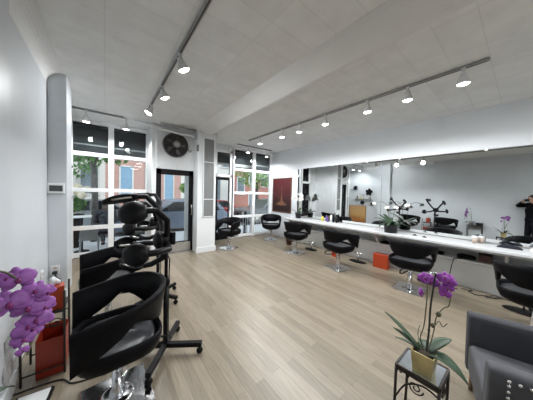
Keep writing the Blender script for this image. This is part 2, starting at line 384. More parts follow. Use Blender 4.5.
# ------------------------------------------------------------------ track lights
def track(p0, p1, label, zc=CZ):
    d = Vector(p1)-Vector(p0); t = thing('light_track', label, 'track light rail', p0, math.atan2(d.y, d.x)); L = d.length
    MB().box(0, -.018, -.035, L, .018, -.008).build('rail', 'track', t, .003)
    MB().box(.02, -.006, -.038, L-.02, .006, -.034).build('slot', 'trackdark', t)
    n = max(2, int(L/1.4)+1); 
    for i in range(n):
        x = .05+(L-.1)*i/(n-1); MB().box(x-.03, -.012, -.008, x+.03, .012, 0).build('clip', 'track', t)
track((.66, -1.2, CZ), (.66, 4.85, CZ), 'long track light rail over the left aisle')
track((3.33, .30, CZ), (3.33, 5.1, CZ), 'long track light rail over the mirror side of the room')
track((-.52, 5.4, CZ), (.34, 5.4, CZ), 'short track light rail in front of the left window')
track((3.3, 5.72, CZ), (4.7, 5.72, CZ), 'short track light rail in front of the right window')
def spot(x, y, tx, ty, label, group, on=True, power=30., stem=.06):
    t = thing('spotlight', label, 'spotlight', (x, y, CZ-.035), 0, group)
    d = Vector((tx, ty, -1)).normalized(); top = Vector((0, 0, -stem)); 
    M3 = Vector((0, 0, 1)).rotation_difference(d).to_matrix()
    MB().box(-.02, -.02, -.02, .02, .02, .01).cyl((0, 0, -.02), (0, 0, -stem), .010, n=8).build('stem', 'lampbody', t)
    MB().lathe([(.0001, -.01), (.030, -.01), (.036, .03), (.052, .065), (.066, .115), (.060, .115), (.047, .07), (.0001, .06)], top, 20, M3).build('lamp_body', 'lampbody', t)
    MB().lathe([(.0001, .130), (.035, .126), (.059, .108), (.0001, .08)], top, 20, M3).build('lamp_face', 'lampglow' if on else 'lampbody', t)
    if on:
        ld = bpy.data.lights.new('spot_light', 'SPOT'); ld.energy = power; ld.spot_size = R(168); ld.spot_blend = .45; ld.shadow_soft_size = .05; ld.color = (.97, .985, 1)
        lo = bpy.data.objects.new('spot_light', ld); COL.objects.link(lo); lo.parent = t; lo.location = top+d*.17
        lo.rotation_euler = d.to_track_quat('-Z', 'Y').to_euler()
PW = 84
for y, lab, tx in ((2.45, 'nearest lit spotlight on the left aisle track', .45), (3.35, 'second lit spotlight on the left aisle track', .4), (4.2, 'dim angled spotlight at far end of the left aisle track', -.5)):
    spot(.66, y, tx, 0, lab, 'spotlights on the left track', power=PW)
names = ['nearest spotlight, first from camera end of mirror side track', 'second spotlight from the near end of mirror side track', 'third spotlight from the near end of mirror side track', 'fourth spotlight from the near end of mirror side track', 'fifth spotlight from the near end of mirror side track', 'sixth spotlight from the near end of mirror side track', 'farthest spotlight on the mirror side track']
for y, lab in zip((.51, 1.08, 1.64, 2.45, 3.12, 3.68, 4.56), names):
    spot(3.33, y, .08, 0, lab, 'spotlights on the right track', power=PW)
spot(-.28, 5.4, 0, .1, 'lit spotlight before the dark shade at far left', 'spotlights by the left window', power=32, stem=.10)
spot(.37, 5.4, 0, .1, 'spotlight before the dark shade nearest the fan', 'spotlights by the left window', power=45, stem=.11)
spot(3.72, 5.72, 0, .1, 'small spotlight before left pane of the right window', 'spotlights by the right window', power=45, stem=.08)
spot(4.5, 5.72, 0, .1, 'spotlight before the corner shade near the red painting', 'spotlights by the right window', power=45, stem=.12)

# ------------------------------------------------------------------ styling chairs
def shell_grid():
    # plan curve of the wrap-around band, front of chair is +x
    outer = []; N = 36
    for i in range(N+1):
        t = -1+2*i/N                     # -1 .. 1 round the back
        a = t*R(128)
        k = abs(t)
        x = -math.cos(a)*.285; y = math.sin(a)*.31
        if k > .72:
            q = (k-.72)/.28; aa = R(128)*.72
            x = -math.cos(aa)*.285+q*.24; y = math.copysign(math.sin(aa)*.31+q*.005-.02*q*q, t)
        top = .85-.10*k**1.6
        e = max(0, (k-.64)/.36); e = e**.8
        g_ = min(1, max(0, (k-.2)/.4)); g_ = g_*g_*(3-2*g_)
        bot = .585+.085*g_-.20*e
        outer.append((x, y, bot, top))
    P = []; T = .038
    for x, y, b, t in outer:
        d = Vector((x-.0, y)); d = d.normalized() if d.length > 1e-6 else Vector((1, 0)); 
        if abs(y) > .2 and x > -.05: d = Vector((.0, 1 if y > 0 else -1))
        row = []
        fl = .035
        h = t-b
        for (u, z, o) in ((0, b+.012, -.2), (T*.5, b, 0), (T, b+.012, .0), (T, b+h*.35, .25), (T, b+h*.7, .7), (T, t-.012, 1), (T*.5, t, 1), (0, t-.012, 1), (0, b+h*.5, .4)):
            off = u-T+fl*o
            row.append((x+d.x*off, y+d.y*off, z))
        P.append(row)
    return P
def make_chair(label, group):
    t = thing('styling_chair', label, 'chair', (0,0,0), 0, group)
    P = shell_grid(); mb = MB(); mb.grid(P, True, True)
    n = len(P[0]); mb.f.append(list(range(n))); mb.sm.append(True); mb.f.append(list(range((len(P)-1)*n, len(P)*n))); mb.sm.append(True)
    mb.build('backrest', 'black', t)
    # seat cushion
    def ring(s, z, fx=1.):
        o = []
        for k in range(28):
            a = 2*PI*k/28; c, si = math.cos(a), math.sin(a)
            x = math.copysign(abs(c)**.6, c)*.24*s-.005; y = math.copysign(abs(si)**.6, si)*.275*s
            o.append((x, y, z))
        return o
    mb = MB(); mb.grid([ring(.05, .505), ring(.6, .505), ring(.88, .502), ring(.98, .488), ring(1.0, .47), ring(.99, .45)], True, True); mb.build('seat', 'seatlea', t)
    mb = MB(); mb.grid([ring(1.005, .48), ring(1.02, .525), ring(1.07, .535), ring(1.11, .52), ring(1.10, .47), ring(1.02, .415), ring(.7, .365), ring(.3, .34), ring(.04, .34)], True, True); mb.build('seat_pan', 'black', t)
    MB().lathe([(.055, .345), (.055, .30), (.035, .29), (.035, .08), (.05, .05), (.05, .018)], (0,0,0), 20).build('pole', 'chrome', t)
    MB().box(-.21, -.21, 0, .21, .21, .016).lathe([(.11, .016), (.10, .026), (.05, .03), (.0001, .03)]).build('base_plate', 'chrome', t, .006)
    MB().tube([(-.05, .03, .31), (-.22, .06, .30), (-.30, .07, .32), (-.31, .07, .36), (-.27, .07, .375), (-.2, .06, .37)], .010, 8).build('foot_lever', 'matte', t)
    return t
G1 = 'black styling chairs along the mirror counter'; G2 = 'black styling chairs by the hair processors'
chairs = [
    ((4.02, 3.76), 14, 'black styling chair at far end of counter by the white orchids', G1),
    ((3.93, 2.44), -12, 'black styling chair second from far end of counter, orange box behind', G1),
    ((4.06, 1.16), 4, 'black styling chair right of the large orange box under counter', G1),
    ((3.86, -.12), 6, 'black styling chair cut by the right edge above the armchair', G1),
    ((.08, 1.84), 184, 'nearest black styling chair beside the purple orchid on the left', G2),
    ((.04, 3.02), 184, 'black styling chair behind the nearest one at the left window', G2),
    ((4.44, 5.32), 232, 'black styling chair in far corner before the red painting', 'black chairs by the right window'),
    ((2.74, 5.10), 200, 'glossy black chair by second door, partly hidden by white column', 'black chairs by the right window'),
]
proto = make_chair(*chairs[0][2:])
for i, (xy, rz, lab, grp) in enumerate(chairs):
    o = proto if i == 0 else copy_tree(proto)
    o.location = (xy[0], xy[1], 0); o.rotation_euler.z = R(rz); o['label'] = lab; o['group'] = grp

# ------------------------------------------------------------------ hair processors on stands
def make_processor(label):
    t = thing('hair_processor', label, 'hair processor', (0,0,0), 0, 'black hair processors on rolling stands')
    st = MB()
    ca, sa = math.cos(R(-34)), math.sin(R(-34))
    for ax, ay in ((ca, sa), (-sa, ca)): st.obox((0, 0, .0925), (ax*.34, ay*.34, 0), (-ay*.022, ax*.022, 0), (0, 0, .0225))
    st.build('base', 'matte', t, .006)
    for x, y in ((.32*ca, .32*sa), (-.32*ca, -.32*sa), (-.32*sa, .32*ca), (.32*sa, -.32*ca)):
        c = MB().cyl((x, y, .07), (x, y, .055), .012, n=8).lathe([(.0001, -.012), (.027, -.012), (.03, 0), (.027, .012), (.0001, .012)], (x, y, .03), 16, Matrix.Rotation(R(90), 3, 'X')); c.build('caster', 'matte', t)
    MB().cyl((0, 0, .1), (0, 0, .70), .021).cyl((0, 0, .68), (0, 0, 1.08), .015).lathe([(.03, .66), (.035, .68), (.035, .72), (.025, .74)]).build('pole', 'matte', t)
    H = Vector((-.03, 0, 1.10))
    MB().ell(H, (.07, .075, .075), 20, 12).lathe([(.03, 0), (.085, .01), (.085, .05), (.05, .075), (.0001, .08)], H, 20, Matrix.Rotation(R(-90), 3, 'Y')).build('hub', 'matte', t)
    MB().box(.03, -.05, 1.05, .07, .05, 1.17).build('control_box', 'matte', t, .01)
    ends = [(.32, .37, .29, .055, None), (-.20, .27, .19, .092, (-.1, -.9, .45)), (-.30, -.05, .17, .082, (-.1, -1, .2)), (.43, -.13, .20, .08, None), (.03, -.24, .17, .075, None)]
    for dy, dz, HL, HW, NN in ends:
        q = Vector((0, dy, dz)); L = q.length; u = q/L
        pts = [H, H+u*L*.35+Vector((.02, 0, -.02)), H+u*L*.75+Vector((-.0, 0, 0)), H+u*L+Vector((-.09, 0, .02)), H+u*L*1.0+Vector((-.19, 0, .02))]
        sm = []
        for i in range(len(pts)-1):
            for k in range(4): sm.append(pts[i].lerp(pts[i+1], k/4))
        sm.append(pts[-1])
        MB().tube(sm, .026, 10).build('arm', 'matte', t)
        # lamp head: elongated shell pointing to the client (-x), hollow on its inner side
        c = pts[-1]; fw = Vector((-1, -u.y*.18, -u.z*.12)).normalized(); sd = fw.cross(u).normalized(); nn = sd.cross(fw).normalized()
        if nn.dot(u) < 0: nn = -nn
        if NN: nn = Vector(NN); nn = (nn-fw*nn.dot(fw)).normalized(); sd = fw.cross(nn).normalized()
        P = []
        for i in range(9):
            s = i/8; w = HW*math.sin(PI*(.10+.82*s))**.6; p = c+fw*(-.03+HL*s)+nn*(-.035*s*s)
            P.append([p+sd*w*math.sin(a)+nn*(w*.6*math.cos(a)-.01) for a in [R(-100+200*k/10) for k in range(11)]])
        h = MB().grid(P).build('lamp_head', 'matte', t, solid=.008)
        MB().tube([c+fw*(HL*.11*k)-nn*(.004+.035*(.11*k)**2) for k in range(7)], .012, 8).build('heating_element', 'steel', h)
        MB().ell(c, (.035, .035, .035), 12, 8).build('joint', 'matte', t)
    pw = [H+Vector((.0, 0, -.05)), Vector((.035, .02, .9)), Vector((.03, .03, .6)), Vector((.03, .03, .2)), Vector((.06, .06, .115))]
    MB().tube(pw, .006, 6).build('power_cord', 'cable', t)
    return t
pr = make_processor('black five-armed hair processor on wheels beside the nearest left chair')
pr.location = (.458, 2.07, 0)
pr2 = copy_tree(pr); pr2.location = (.60, 3.20, 0); pr2.rotation_euler.z = R(-23); pr2['label'] = 'farther black hair processor on wheels behind the nearer processor'

# ------------------------------------------------------------------ counter with shelf
ct = thing('styling_counter', 'long white styling counter with open shelf below the mirrors', 'counter', (RX, 0, 0))
y0, y1 = -1.2, 4.75
MB().box(-.60, y0, .765, -.002, y1, .81).build('worktop', 'counter', ct, .008)
MB().box(-.56, y0, .735, -.52, y1-.02, .765).build('front_lip', 'white', ct, .004)
MB().box(-.27, y0, .475, -.002, y1-.05, .505).build('shelf', 'white', ct, .006)
MB().prism([(-.22, .475), (-.12, 0), (-.002, 0), (-.002, .475)], y0, y1-.05, 'Y').build('front_panel', 'white', ct, .004)
for y in (4.68, 3.35, 2.0, .12, -1.1):
    MB().prism([(-.50, .765), (-.25, .505), (-.002, .505), (-.002, .765)], y, y+.035, 'Y').build('bracket', 'white', ct, .003)
# mirrors
for a, b, lab in ((2.10, 4.75, 'wall mirror panel left of the seam behind the orchid pots'), (-1.2, 2.095, 'long wall mirror panel right of the seam reflecting the photographer')):
    t = thing('wall_mirror', lab, 'mirror', (RX, (a+b)/2, .83), 0, 'wall mirrors above the counter'); w = (b-a)/2
    MB().box(-.012, -w, 0, -.002, w, 1.57).build('mirror_glass', 'mirror', t)
    MB().box(-.02, -w, -.018, -.002, w, .0).build('bottom_channel', 'steel', t)
    MB().box(-.014, -w-.004, 0, -.002, -w, 1.57).box(-.014, w, 0, -.002, w+.004, 1.57).build('edge_strip', 'grey', t)
    for k in range(3):
        y = -w+.35+(2*w-.7)*k/2
        MB().box(-.018, y-.02, 1.55, -.002, y+.02, 1.585).build('clip', 'steel', t, .003)
# red painting
pt = thing('painting', 'dark red painting with pale upright form on wall by right window', 'painting', (RX, 5.53, .89))
MB().box(-.03, -.5, 0, -.004, -.46, 1.25).box(-.03, .46, 0, -.004, .5, 1.25).box(-.03, -.5, 0, -.004, .5, .04).box(-.03, -.5, 1.21, -.004, .5, 1.25).build('frame', 'picframe', pt, .004)
cvs = MB().box(-.018, -.47, .03, -.006, .47, 1.22).build('canvas', 'picred', pt)
P = MB(); P.prism([(-.30, .28), (-.18, .34), (-.05, .42), (-.018, .62), (-.012, .95), (.008, .95), (.012, .62), (.06, .40), (.22, .33), (.32, .27), (.0, .24)], -.0195, -.018, 'X')
P.build('painted_figure', 'picfig', cvs)
MB().prism([(.24+.035*math.cos(k*PI/8), .95+.035*math.sin(k*PI/8)) for k in range(16)], -.0195, -.018, 'X').build('painted_disc', 'picframe', cvs)

# ------------------------------------------------------------------ orchids
def flower(parent, pos, face, size, mat, lipmat='lip', roll=0., name='flower'):
    f = Vector(face).normalized(); a = Vector((0, 0, 1)); s = a.cross(f).normalized(); u = f.cross(s).normalized()
    c, sn = math.cos(roll), math.sin(roll); s, u = s*c+u*sn, u*c-s*sn
    pos = Vector(pos); mb = MB()
    def petal(ang, L, W, back):
        d = s*math.cos(ang)+u*math.sin(ang); w = f.cross(d); P = []
        for i in range(6):
            t = i/5; hw = W*math.sin(PI*min(1, .08+.86*t))**.7
            P.append([pos+d*L*t+w*hw*k-f*(back*t*t+abs(k)*.004)+f*.003 for k in (-1, -.5, 0, .5, 1)])
        mb.grid(P)
    for an in (90, 215, 325): petal(R(an), size*.5, size*.17, size*.10)
    for an in (12, 168): petal(R(an), size*.55, size*.30, size*.05)
    o = mb.build(name, mat, parent, solid=.0015)
    l = MB().ell(pos+f*size*.08-u*size*.08, (size*.09, size*.09, size*.12), 10, 8); l.build('lip', lipmat, o)
    return o
def leafgrid(base, d, L, W, droop, rise=.3):
    base = Vector(base); d = Vector((d[0], d[1], 0)).normalized(); w = Vector((-d.y, d.x, 0)); P = []
    for i in range(11):
        t = i/10; hw = W*max(.02, math.sin(PI*(.10+.88*t)))**.8
        p = base+d*L*t+Vector((0, 0, L*(rise*t-droop*t*t)))
        P.append([p+w*hw*k+Vector((0, 0, abs(k)*hw*.25)) for k in (-1, -.5, 0, .5, 1)])
    return P
def stemline(pts, n=5):
    pts = [Vector(p) for p in pts]; o = []
    for i in range(len(pts)-1):
        p0 = pts[max(i-1, 0)]; p1 = pts[i]; p2 = pts[i+1]; p3 = pts[min(i+2, len(pts)-1)]
        for k in range(n):
            t = k/n; o.append(.5*((2*p1)+(p2-p0)*t+(2*p0-5*p1+4*p2-p3)*t*t+(3*p1-p0-3*p2+p3)*t**3))
    o.append(pts[-1]); return o

# foreground orchid in gold pot on the small table
tb = thing('side_table', 'small wrought iron side table with mirrored top in right foreground', 'table', (1.53, .352, 0))
s = .105
MB().box(-s, -s, .497, s, s, .503).build('frame_bed', 'iron', tb)
f = MB()
for q in (-1, 1): f.box(-s, q*s-.007, .49, s, q*s+.007, .52).box(q*s-.007, -s, .49, q*s+.007, s, .52)
f.build('top_frame', 'iron', tb, .002)
MB().box(-s+.006, -s+.006, .503, s-.006, s-.006, .517).build('mirrored_top', 'tablemirror', tb)
for x in (-1, 1):
    for y in (-1, 1):
        MB().tube([(x*s, y*s, .50), (x*s*1.0, y*s*1.0, .25), (x*s*1.06, y*s*1.06, .02), (x*s*1.12, y*s*1.12, 0)], .008, 8).build('leg', 'iron', tb)
def scroll(mb, o, ax, r0, turns, up, sgn, n=28, th=.004):
    pts = []
    for i in range(n+1):
        t = i/n; r = r0*(1-.8*t); a = 2*PI*turns*t
        pts.append(Vector(o)+Vector(ax)*(sgn*(r*math.cos(a)-r0))+Vector((0, 0, up*r*math.sin(a))))
    mb.tube(pts, th, 6)
for nm, ax, off in (('x', (1,0,0), (0,1,0)), ('x', (1,0,0), (0,-1,0)), ('y', (0,1,0), (1,0,0)), ('y', (0,1,0), (-1,0,0))):
    m = MB(); o = Vector(off)*s
    A = Vector(ax)
    m.tube(stemline([o-A*s+Vector((0,0,.46)), o-A*s*.3+Vector((0,0,.475)), o+A*s*.5+Vector((0,0,.42)), o+A*s+Vector((0,0,.30))]), .005, 6)
    m.build('curved_rail', 'iron', tb)
    m = MB(); scroll(m, o-A*s*.35+Vector((0, 0, .44)), A, .038, 1.6, -1, -1); m.build('scroll', 'iron', tb)
    MB().tube([o-A*s+Vector((0,0,.12)), o+A*s+Vector((0,0,.12))], .005, 6).build('stretcher', 'iron', tb)
def square_pot(mb, c, b, t, h, th=.006):
    x, y, z = c
    v = [];
    for r, zz in ((b, 0), (t, h), (t-th, h), (t-th*1.5, h-.025)):
        v += [(x-r, y-r, z+zz), (x+r, y-r, z+zz), (x+r, y+r, z+zz), (x-r, y+r, z+zz)]
    fs = [(0, 1, 2, 3)]
    for l in range(3):
        for k in range(4): fs.append((l*4+k, l*4+(k+1)%4, l*4+4+(k+1)%4, l*4+4+k))
    fs.append((12, 13, 14, 15)); mb.add(v, fs)
PX, PY, PZ = 1.497, .335, .5172
oc = thing('potted_orchid', 'magenta orchid in gold square pot on the small iron table', 'plant', (PX, PY, PZ), 0)
m = MB(); square_pot(m, (0, 0, 0), .046, .056, .125); m.build('pot', 'gold', oc, .002)
MB().box(-.05, -.05, .09, .05, .05, .112).ell((0, 0, .11), (.045, .045, .015)).build('potting_bark', 'bark', oc)
def W2(p): return (p[0]-PX, p[1]-PY, p[2]-PZ)
for i, (d, L, W, dr, ri) in enumerate([((-.05, .95), .21, .020, .25, .95), ((-.15, .95), .15, .020, .25, .75), ((-.1, .95), .14, .012, .35, .45), ((.7, -.65), .13, .034, .45, 1.15), ((.12, -.95), .175, .045, .85, .45), ((.9, .3), .12, .030, .6, .6)]):
    m = MB().grid(leafgrid((d[0]*.015, d[1]*.015, .112), d, L, W, dr, ri)); m.build('leaf', 'leaf', oc, solid=.003)
st = [W2(p) for p in ((1.50, .33, .62), (1.52, .325, .75), (1.53, .325, .9), (1.55, .318, 1.05), (1.555, .315, 1.10))]
MB().tube(stemline(st), .005, 7).build('stake', 'stake', oc)
sp = stemline([W2(p) for p in ((1.50, .325, .62), (1.55, .31, .74), (1.55, .30, .84), (1.57, .275, .90), (1.57, .25, .93), (1.57, .245, 1.02), (1.57, .255, 1.08))])
MB().tube(sp, .003, 6).build('flower_stem', 'stem', oc)
MB().tube(stemline([W2(p) for p in ((1.50, .335, .62), (1.50, .36, .70), (1.52, .35, .78), (1.53, .345, .93), (1.55, .35, 1.03))]), .003, 6).build('flower_stem', 'stem', oc)
MB().tube(stemline([W2(p) for p in ((1.53, .30, .80), (1.54, .285, .83), (1.55, .27, .80), (1.55, .25, .83))]), .002, 5).tube(stemline([W2(p) for p in ((1.50, .34, .66), (1.49, .37, .72), (1.50, .365, .78))]), .002, 5).build('side_stem', 'stem', oc)
cd = (-1, -.15, .35)
for p, sz, ro in (((1.56, .365, 1.055), .072, .3), ((1.555, .335, 1.045), .072, -.2), ((1.56, .272, 1.085), .075, .1), ((1.55, .252, 1.075), .065, -.4), ((1.56, .262, 1.03), .07, .6), ((1.555, .266, .995), .055, 0.)):
    flower(oc, W2(p), cd, sz, 'magenta', 'lip', ro)
flower(oc, W2((1.56, .385, .955)), (-.6, .7, -.1), .06, 'magenta', 'lip', .9)
for p, r in (((1.55, .29, .865), .014), ((1.53, .31, .795), .012), ((1.54, .33, .75), .008)):
    MB().ell(W2(p), (r, r, r*1.2), 10, 8).build('bud', 'stem', oc)

# purple orchid on a stand at far left (flowers arch into the frame)
tb2 = thing('plant_stand', 'iron plant stand holding purple orchid and black box, seen in mirror', 'table', (-.40, 1.10, 0))
MB().box(-.13, -.2, .585, .13, .2, .60).build('top', 'iron', tb2, .003)
for x in (-.12, .12):
    for y in (-.19, .19): MB().tube([(x, y, .59), (x, y, .2), (x, y, 0)], .009, 8).build('leg', 'iron', tb2)
for x in (-.12, .12): MB().tube(stemline([(x, -.19, .54), (x, -.05, .5), (x, .08, .56), (x, .19, .45)]), .005, 6).build('curved_rail', 'iron', tb2)
bb = thing('storage_box', 'black box on the plant stand beside the purple orchid', 'box', (-.40, .985, .6005))
MB().box(-.09, -.085, 0, .09, .085, .07).build('body', 'matte', bb, .004)
MB().box(-.094, -.089, .07, .094, .089, .10).build('lid', 'matte', bb, .006)
OX, OY, OZ = -.40, 1.19, .6005
op = thing('potted_orchid', 'large purple orchid in the left foreground with drooping flowers', 'plant', (OX, OY, OZ))
def W3(p): return (p[0]-OX, p[1]-OY, p[2]-OZ)
MB().lathe([(.045, 0), (.058, .11), (.062, .11), (.062, .12), (.052, .12), (.05, .10), (.0001, .10)]).build('pot', 'potwhite', op)
MB().ell((0, 0, .105), (.045, .045, .012)).build('potting_bark', 'bark', op)
for d, L, W, dr, ri in (((.1, -.9), .09, .03, .4, .9), ((-.6, .7), .2, .03, .7, .5), ((.4, .9), .20, .032, .7, .45), ((-.8, -.5), .14, .03, .7, .5)):
    MB().grid(leafgrid((d[0]*.012, d[1]*.012, .11), d, L, W, dr, ri)).build('leaf', 'leaf', op, solid=.003)
MB().tube(stemline([W3(p) for p in ((-.40, 1.19, .70), (-.40, 1.2, .95), (-.38, 1.22, 1.15), (-.33, 1.26, 1.22), (-.29, 1.31, 1.17), (-.26, 1.34, 1.08), (-.235, 1.36, .98), (-.25, 1.36, .88), (-.27, 1.36, .80))]), .004, 7).build('flower_stem', 'stem', op)
MB().tube(stemline([W3(p) for p in ((-.40, 1.19, .70), (-.38, 1.21, .92), (-.34, 1.26, 1.04), (-.30, 1.31, 1.06), (-.26, 1.35, 1.03))]), .004, 7).build('flower_stem', 'stem', op)
fl = [((-.285, 1.31, 1.165), .105, .1), ((-.315, 1.31, 1.175), .06, -.5), ((-.235, 1.32, 1.10), .085, -.5), ((-.205, 1.33, 1.075), .07, .9), ((-.305, 1.29, 1.075), .115, .2), ((-.255, 1.31, 1.035), .105, -.3), ((-.215, 1.33, 1.015), .085, .5), ((-.235, 1.32, .97), .09, -.2), ((-.262, 1.31, .95), .085, .7), ((-.27, 1.31, .90), .07, .1), ((-.245, 1.33, .925), .06, -.6), ((-.215, 1.34, .965), .07, -.9), ((-.275, 1.32, .845), .04, .3)]
for p, sz, ro in fl: flower(op, W3(p), (.25, -.95, .32), sz, 'purple', 'lip', ro)

# iron stand with tissue box and red bin
ist = thing('plant_stand', 'black iron stand with curled bracket holding the orange tissue box', 'stand', (-.385, 2.50, 0))
m = MB().box(-.125, -.14, .52, .125, .14, .535); m.build('top', 'iron', ist, .003)
for x in (-.12, .125):
    for y in (-.14, .14):
        h = .70 if x > 0 else .54
        MB().tube([(x, y, 0), (x, y, h)], .008, 8).build('leg', 'iron', ist)
for y in (-.14, .14):
    MB().tube([(-.12, y, .075), (.125, y, .075)], .006, 6).build('crossbar', 'iron', ist)
    MB().tube([(-.12, y, .42), (.0, y, .43), (.125, y, .42)], .005, 6).build('crossbar', 'iron', ist)
m = MB(); scroll(m, (.115, -.14, .44), (1, 0, 0), .045, 1.4, 1, 1); m.build('scroll', 'iron', ist)
MB().tube(stemline([(-.12, -.14, .50), (-.05, -.14, .53), (.02, -.14, .50), (.06, -.14, .47)]), .006, 6).build('curved_rail', 'iron', ist)
tx = thing('tissue_box', 'orange tissue box with white tissue on the iron stand', 'tissue box', (-.325, 2.45, .5355), R(8))
MB().box(-.055, -.055, 0, .055, .055, .19).build('carton', 'orange', tx, .003)
MB().grid([[(-.03, 0, .185), (0, .012, .185), (.03, 0, .185)], [(-.04, .01, .22), (.0, -.012, .225), (.035, .01, .22)], [(-.045, 0, .25), (-.01, .015, .265), (.02, .0, .24)]]).build('tissue', 'tissue', tx, solid=.001)
rb = thing('storage_bin', 'open red bin on the floor inside the iron stand', 'bin', (-.345, 2.49, 0))
m = MB(); x0, y0_, z1, th = .085, .115, .31, .006
m.box(-x0, -y0_, 0, x0, y0_, .008).box(-x0, -y0_, 0, x0, -y0_+th, z1).box(-x0, y0_-th, 0, x0, y0_, z1+.03).box(-x0, -y0_, 0, -x0+th, y0_, z1+.01).box(x0-th, -y0_, 0, x0, y0_, z1+.01)
m.build('body', 'red', rb, .002)
MB().box(-.07, -.09, .008, .07, .10, .12).ell((0, 0, .12), (.06, .08, .03)).build('contents', 'red', rb, .004)
# crumpled plastic bag
P = []
random.seed(3)
for i in range(12):
    z = .46*i/11; row = []
    for k in range(14):
        a = 2*PI*k/14; r = (.035 + .02*math.sin(3*a+i) + random.uniform(-.012, .012))*(1.0-.5*abs(z/.46-.3))
        row.append((max(-.04, r*math.cos(a)*.6), r*math.sin(a)*1.3, z))
    P.append(row)
bg = MB().grid(P, True, True).build('plastic_bag', 'plasticbag'); bg.location = (-.555, 2.26, .0)
tag(bg, 'crumpled clear plastic bag against left wall by the iron stand', 'bag')
sc = thing('floor_scale', 'black-edged white flat scale on the floor at bottom left', 'scale', (-.41, 2.10, 0), R(-6))
MB().box(-.10, -.12, 0, .10, .12, .025).build('body', 'matte', sc, .006); MB().box(-.085, -.105, .025, .085, .105, .03).build('top_plate', 'plastic', sc, .004)
tag(MB().tube(stemline([(-.57, 2.40, .006), (-.55, 2.31, .006), (-.42, 2.30, .006), (-.27, 2.27, .006), (-.2, 2.18, .006), (-.1, 2.15, .006), (.02, 2.13, .006)]), .006, 7).build('power_cord', 'cable'), 'black cord on floor from left wall to the nearest chair base', 'cord')

# ------------------------------------------------------------------ armchair
ac = thing('armchair', 'grey velvet tub armchair with nailhead trim in right foreground', 'armchair', (2.13, -.20, 0), R(14))
# local: front is +y, width x
def rbox(x0, y0, z0, x1, y1, z1, nm, mat, bev, par=ac, sub=0): return MB().box(x0, y0, z0, x1, y1, z1).build(nm, mat, par, bev, seg=4)
rbox(-.27, -.30, .18, .27, .385, .40, 'seat', 'velvet', .035)
def arm(sx):
    m = MB(); P = []
    for y in [-.34+.73*i/10 for i in range(11)]:
        t = (y+.34)/.73; fl = .02*t; z = .625+.05*(1-t)**2
        sec = [(-.045, .17), (.045, .17), (.045+fl, .40), (.055+fl, z-.03), (.04+fl, z), (-.03+fl, z), (-.05+fl, z-.03), (-.045, .40)]
        P.append([(sx*(.305+u), y, w) for u, w in sec])
    m.grid(P, True, True); n = 8; m.f.append(list(range(n))); m.sm.append(False); m.f.append(list(range(10*n, 11*n))); m.sm.append(False)
    a = m.build('armrest', 'velvetshade' if sx > 0 else 'velvet', ac, .018)  # far arm takes the darker velvet as painted shade
    if sx > 0: return
    def sx_(y, z):
        fl = .02*(y+.34)/.73
        return .305+(.045+fl*max(0, (z-.17)/.23) if z < .4 else .045+fl+.01*(z-.4)/.19)+.002
    spots_ = [(-sx_(.315, z), .315, z) for z in [.22+.34*k/10 for k in range(11)]]+[(-sx_(y, .585), y, .585) for y in [-.30+.615*k/16 for k in range(17)]]
    n0 = None
    for q in spots_:
        if n0 is None: n0 = MB().ell((0, 0, 0), (.006, .009, .009), 8, 6).build('nailhead', 'nail', a); o = n0
        else: o = n0.copy(); COL.objects.link(o)
        o.location = q
arm(1); arm(-1)
P = []
for i in range(13):
    x = -.33+.66*i/12; z = .69+.05*math.cos(x/.33*PI/2)
    P.append([(x, -.27, .2), (x, -.30, .5), (x, -.33, z-.02), (x, -.36, z), (x, -.40, z-.03), (x, -.38, .4), (x, -.36, .18)])
m = MB().grid(P, True, True); n = 7; m.f.append(list(range(n))); m.sm.append(False); m.f.append(list(range(12*n, 13*n))); m.sm.append(False)
m.build('backrest', 'velvet', ac, .005)
for x in (-.29, .29):
    for y in (-.30, .34): MB().tube([(x, y, .2), (x*1.03, y*1.04, 0)], [.024, .014], 10).build('leg', 'wood', ac)

# ------------------------------------------------------------------ items on and under the counter
CT = .8102
def white_orchid(x, y, label, n, hgt, pot='potblack', spread=.22, green=6, leafm='dleaf', seed=1):
    random.seed(seed)
    t = thing('potted_orchid', label, 'plant', (x, y, CT), 0, 'white orchids on the counter')
    MB().lathe([(.115, 0), (.135, .16), (.14, .16), (.14, .175), (.125, .175), (.12, .13), (.0001, .13)] if green > 6 else [(.08, 0), (.10, .13), (.105, .13), (.105, .145), (.09, .145), (.085, .12), (.0001, .12)]).build('pot', pot, t)
    MB().ell((0, 0, .135), (.085, .085, .015)).build('potting_bark', 'bark', t)
    for k in range(green):
        a = 2*PI*k/green+.4; MB().grid(leafgrid((.02*math.cos(a), .02*math.sin(a), .13), (math.cos(a), math.sin(a)), random.uniform(.18, .30)*(1.1 if green > 6 else .8), .04, .7, random.uniform(.6, 1.5))).build('leaf', leafm, t, solid=.003)
    for sgn in (-1, 1):
        pts = [(0, .02*sgn, .13), (-.02, .05*sgn, .13+hgt*.5), (-.02, .10*sgn, .13+hgt*.9), (-.04, (.10+spread*.5)*sgn, .13+hgt), (-.05, (.10+spread)*sgn, .13+hgt*.85)]
        q = stemline(pts); MB().tube(q, .004, 6).build('flower_stem', 'stem', t)
        for k in range(n):
            p = q[int(len(q)*.42)+int(k*(len(q)*.58-1)/max(1, n-1))]
            flower(t, p+Vector((-.02, random.uniform(-.02, .02), random.uniform(-.05, .02))), (-1, random.uniform(-.4, .3), .1),   .115 if green <= 6 else .085, 'wpetal', 'cream', random.uniform(-.4, .4))
    return t
white_orchid(4.80, 4.42, 'white orchid in black pot at far end of the counter', 9, .58, spread=.12, seed=2)
white_orchid(4.70, 1.72, 'white orchid with bushy leaves in round black pot mid-counter', 2, .50, spread=.24, green=13, leafm='dleaf', seed=5)
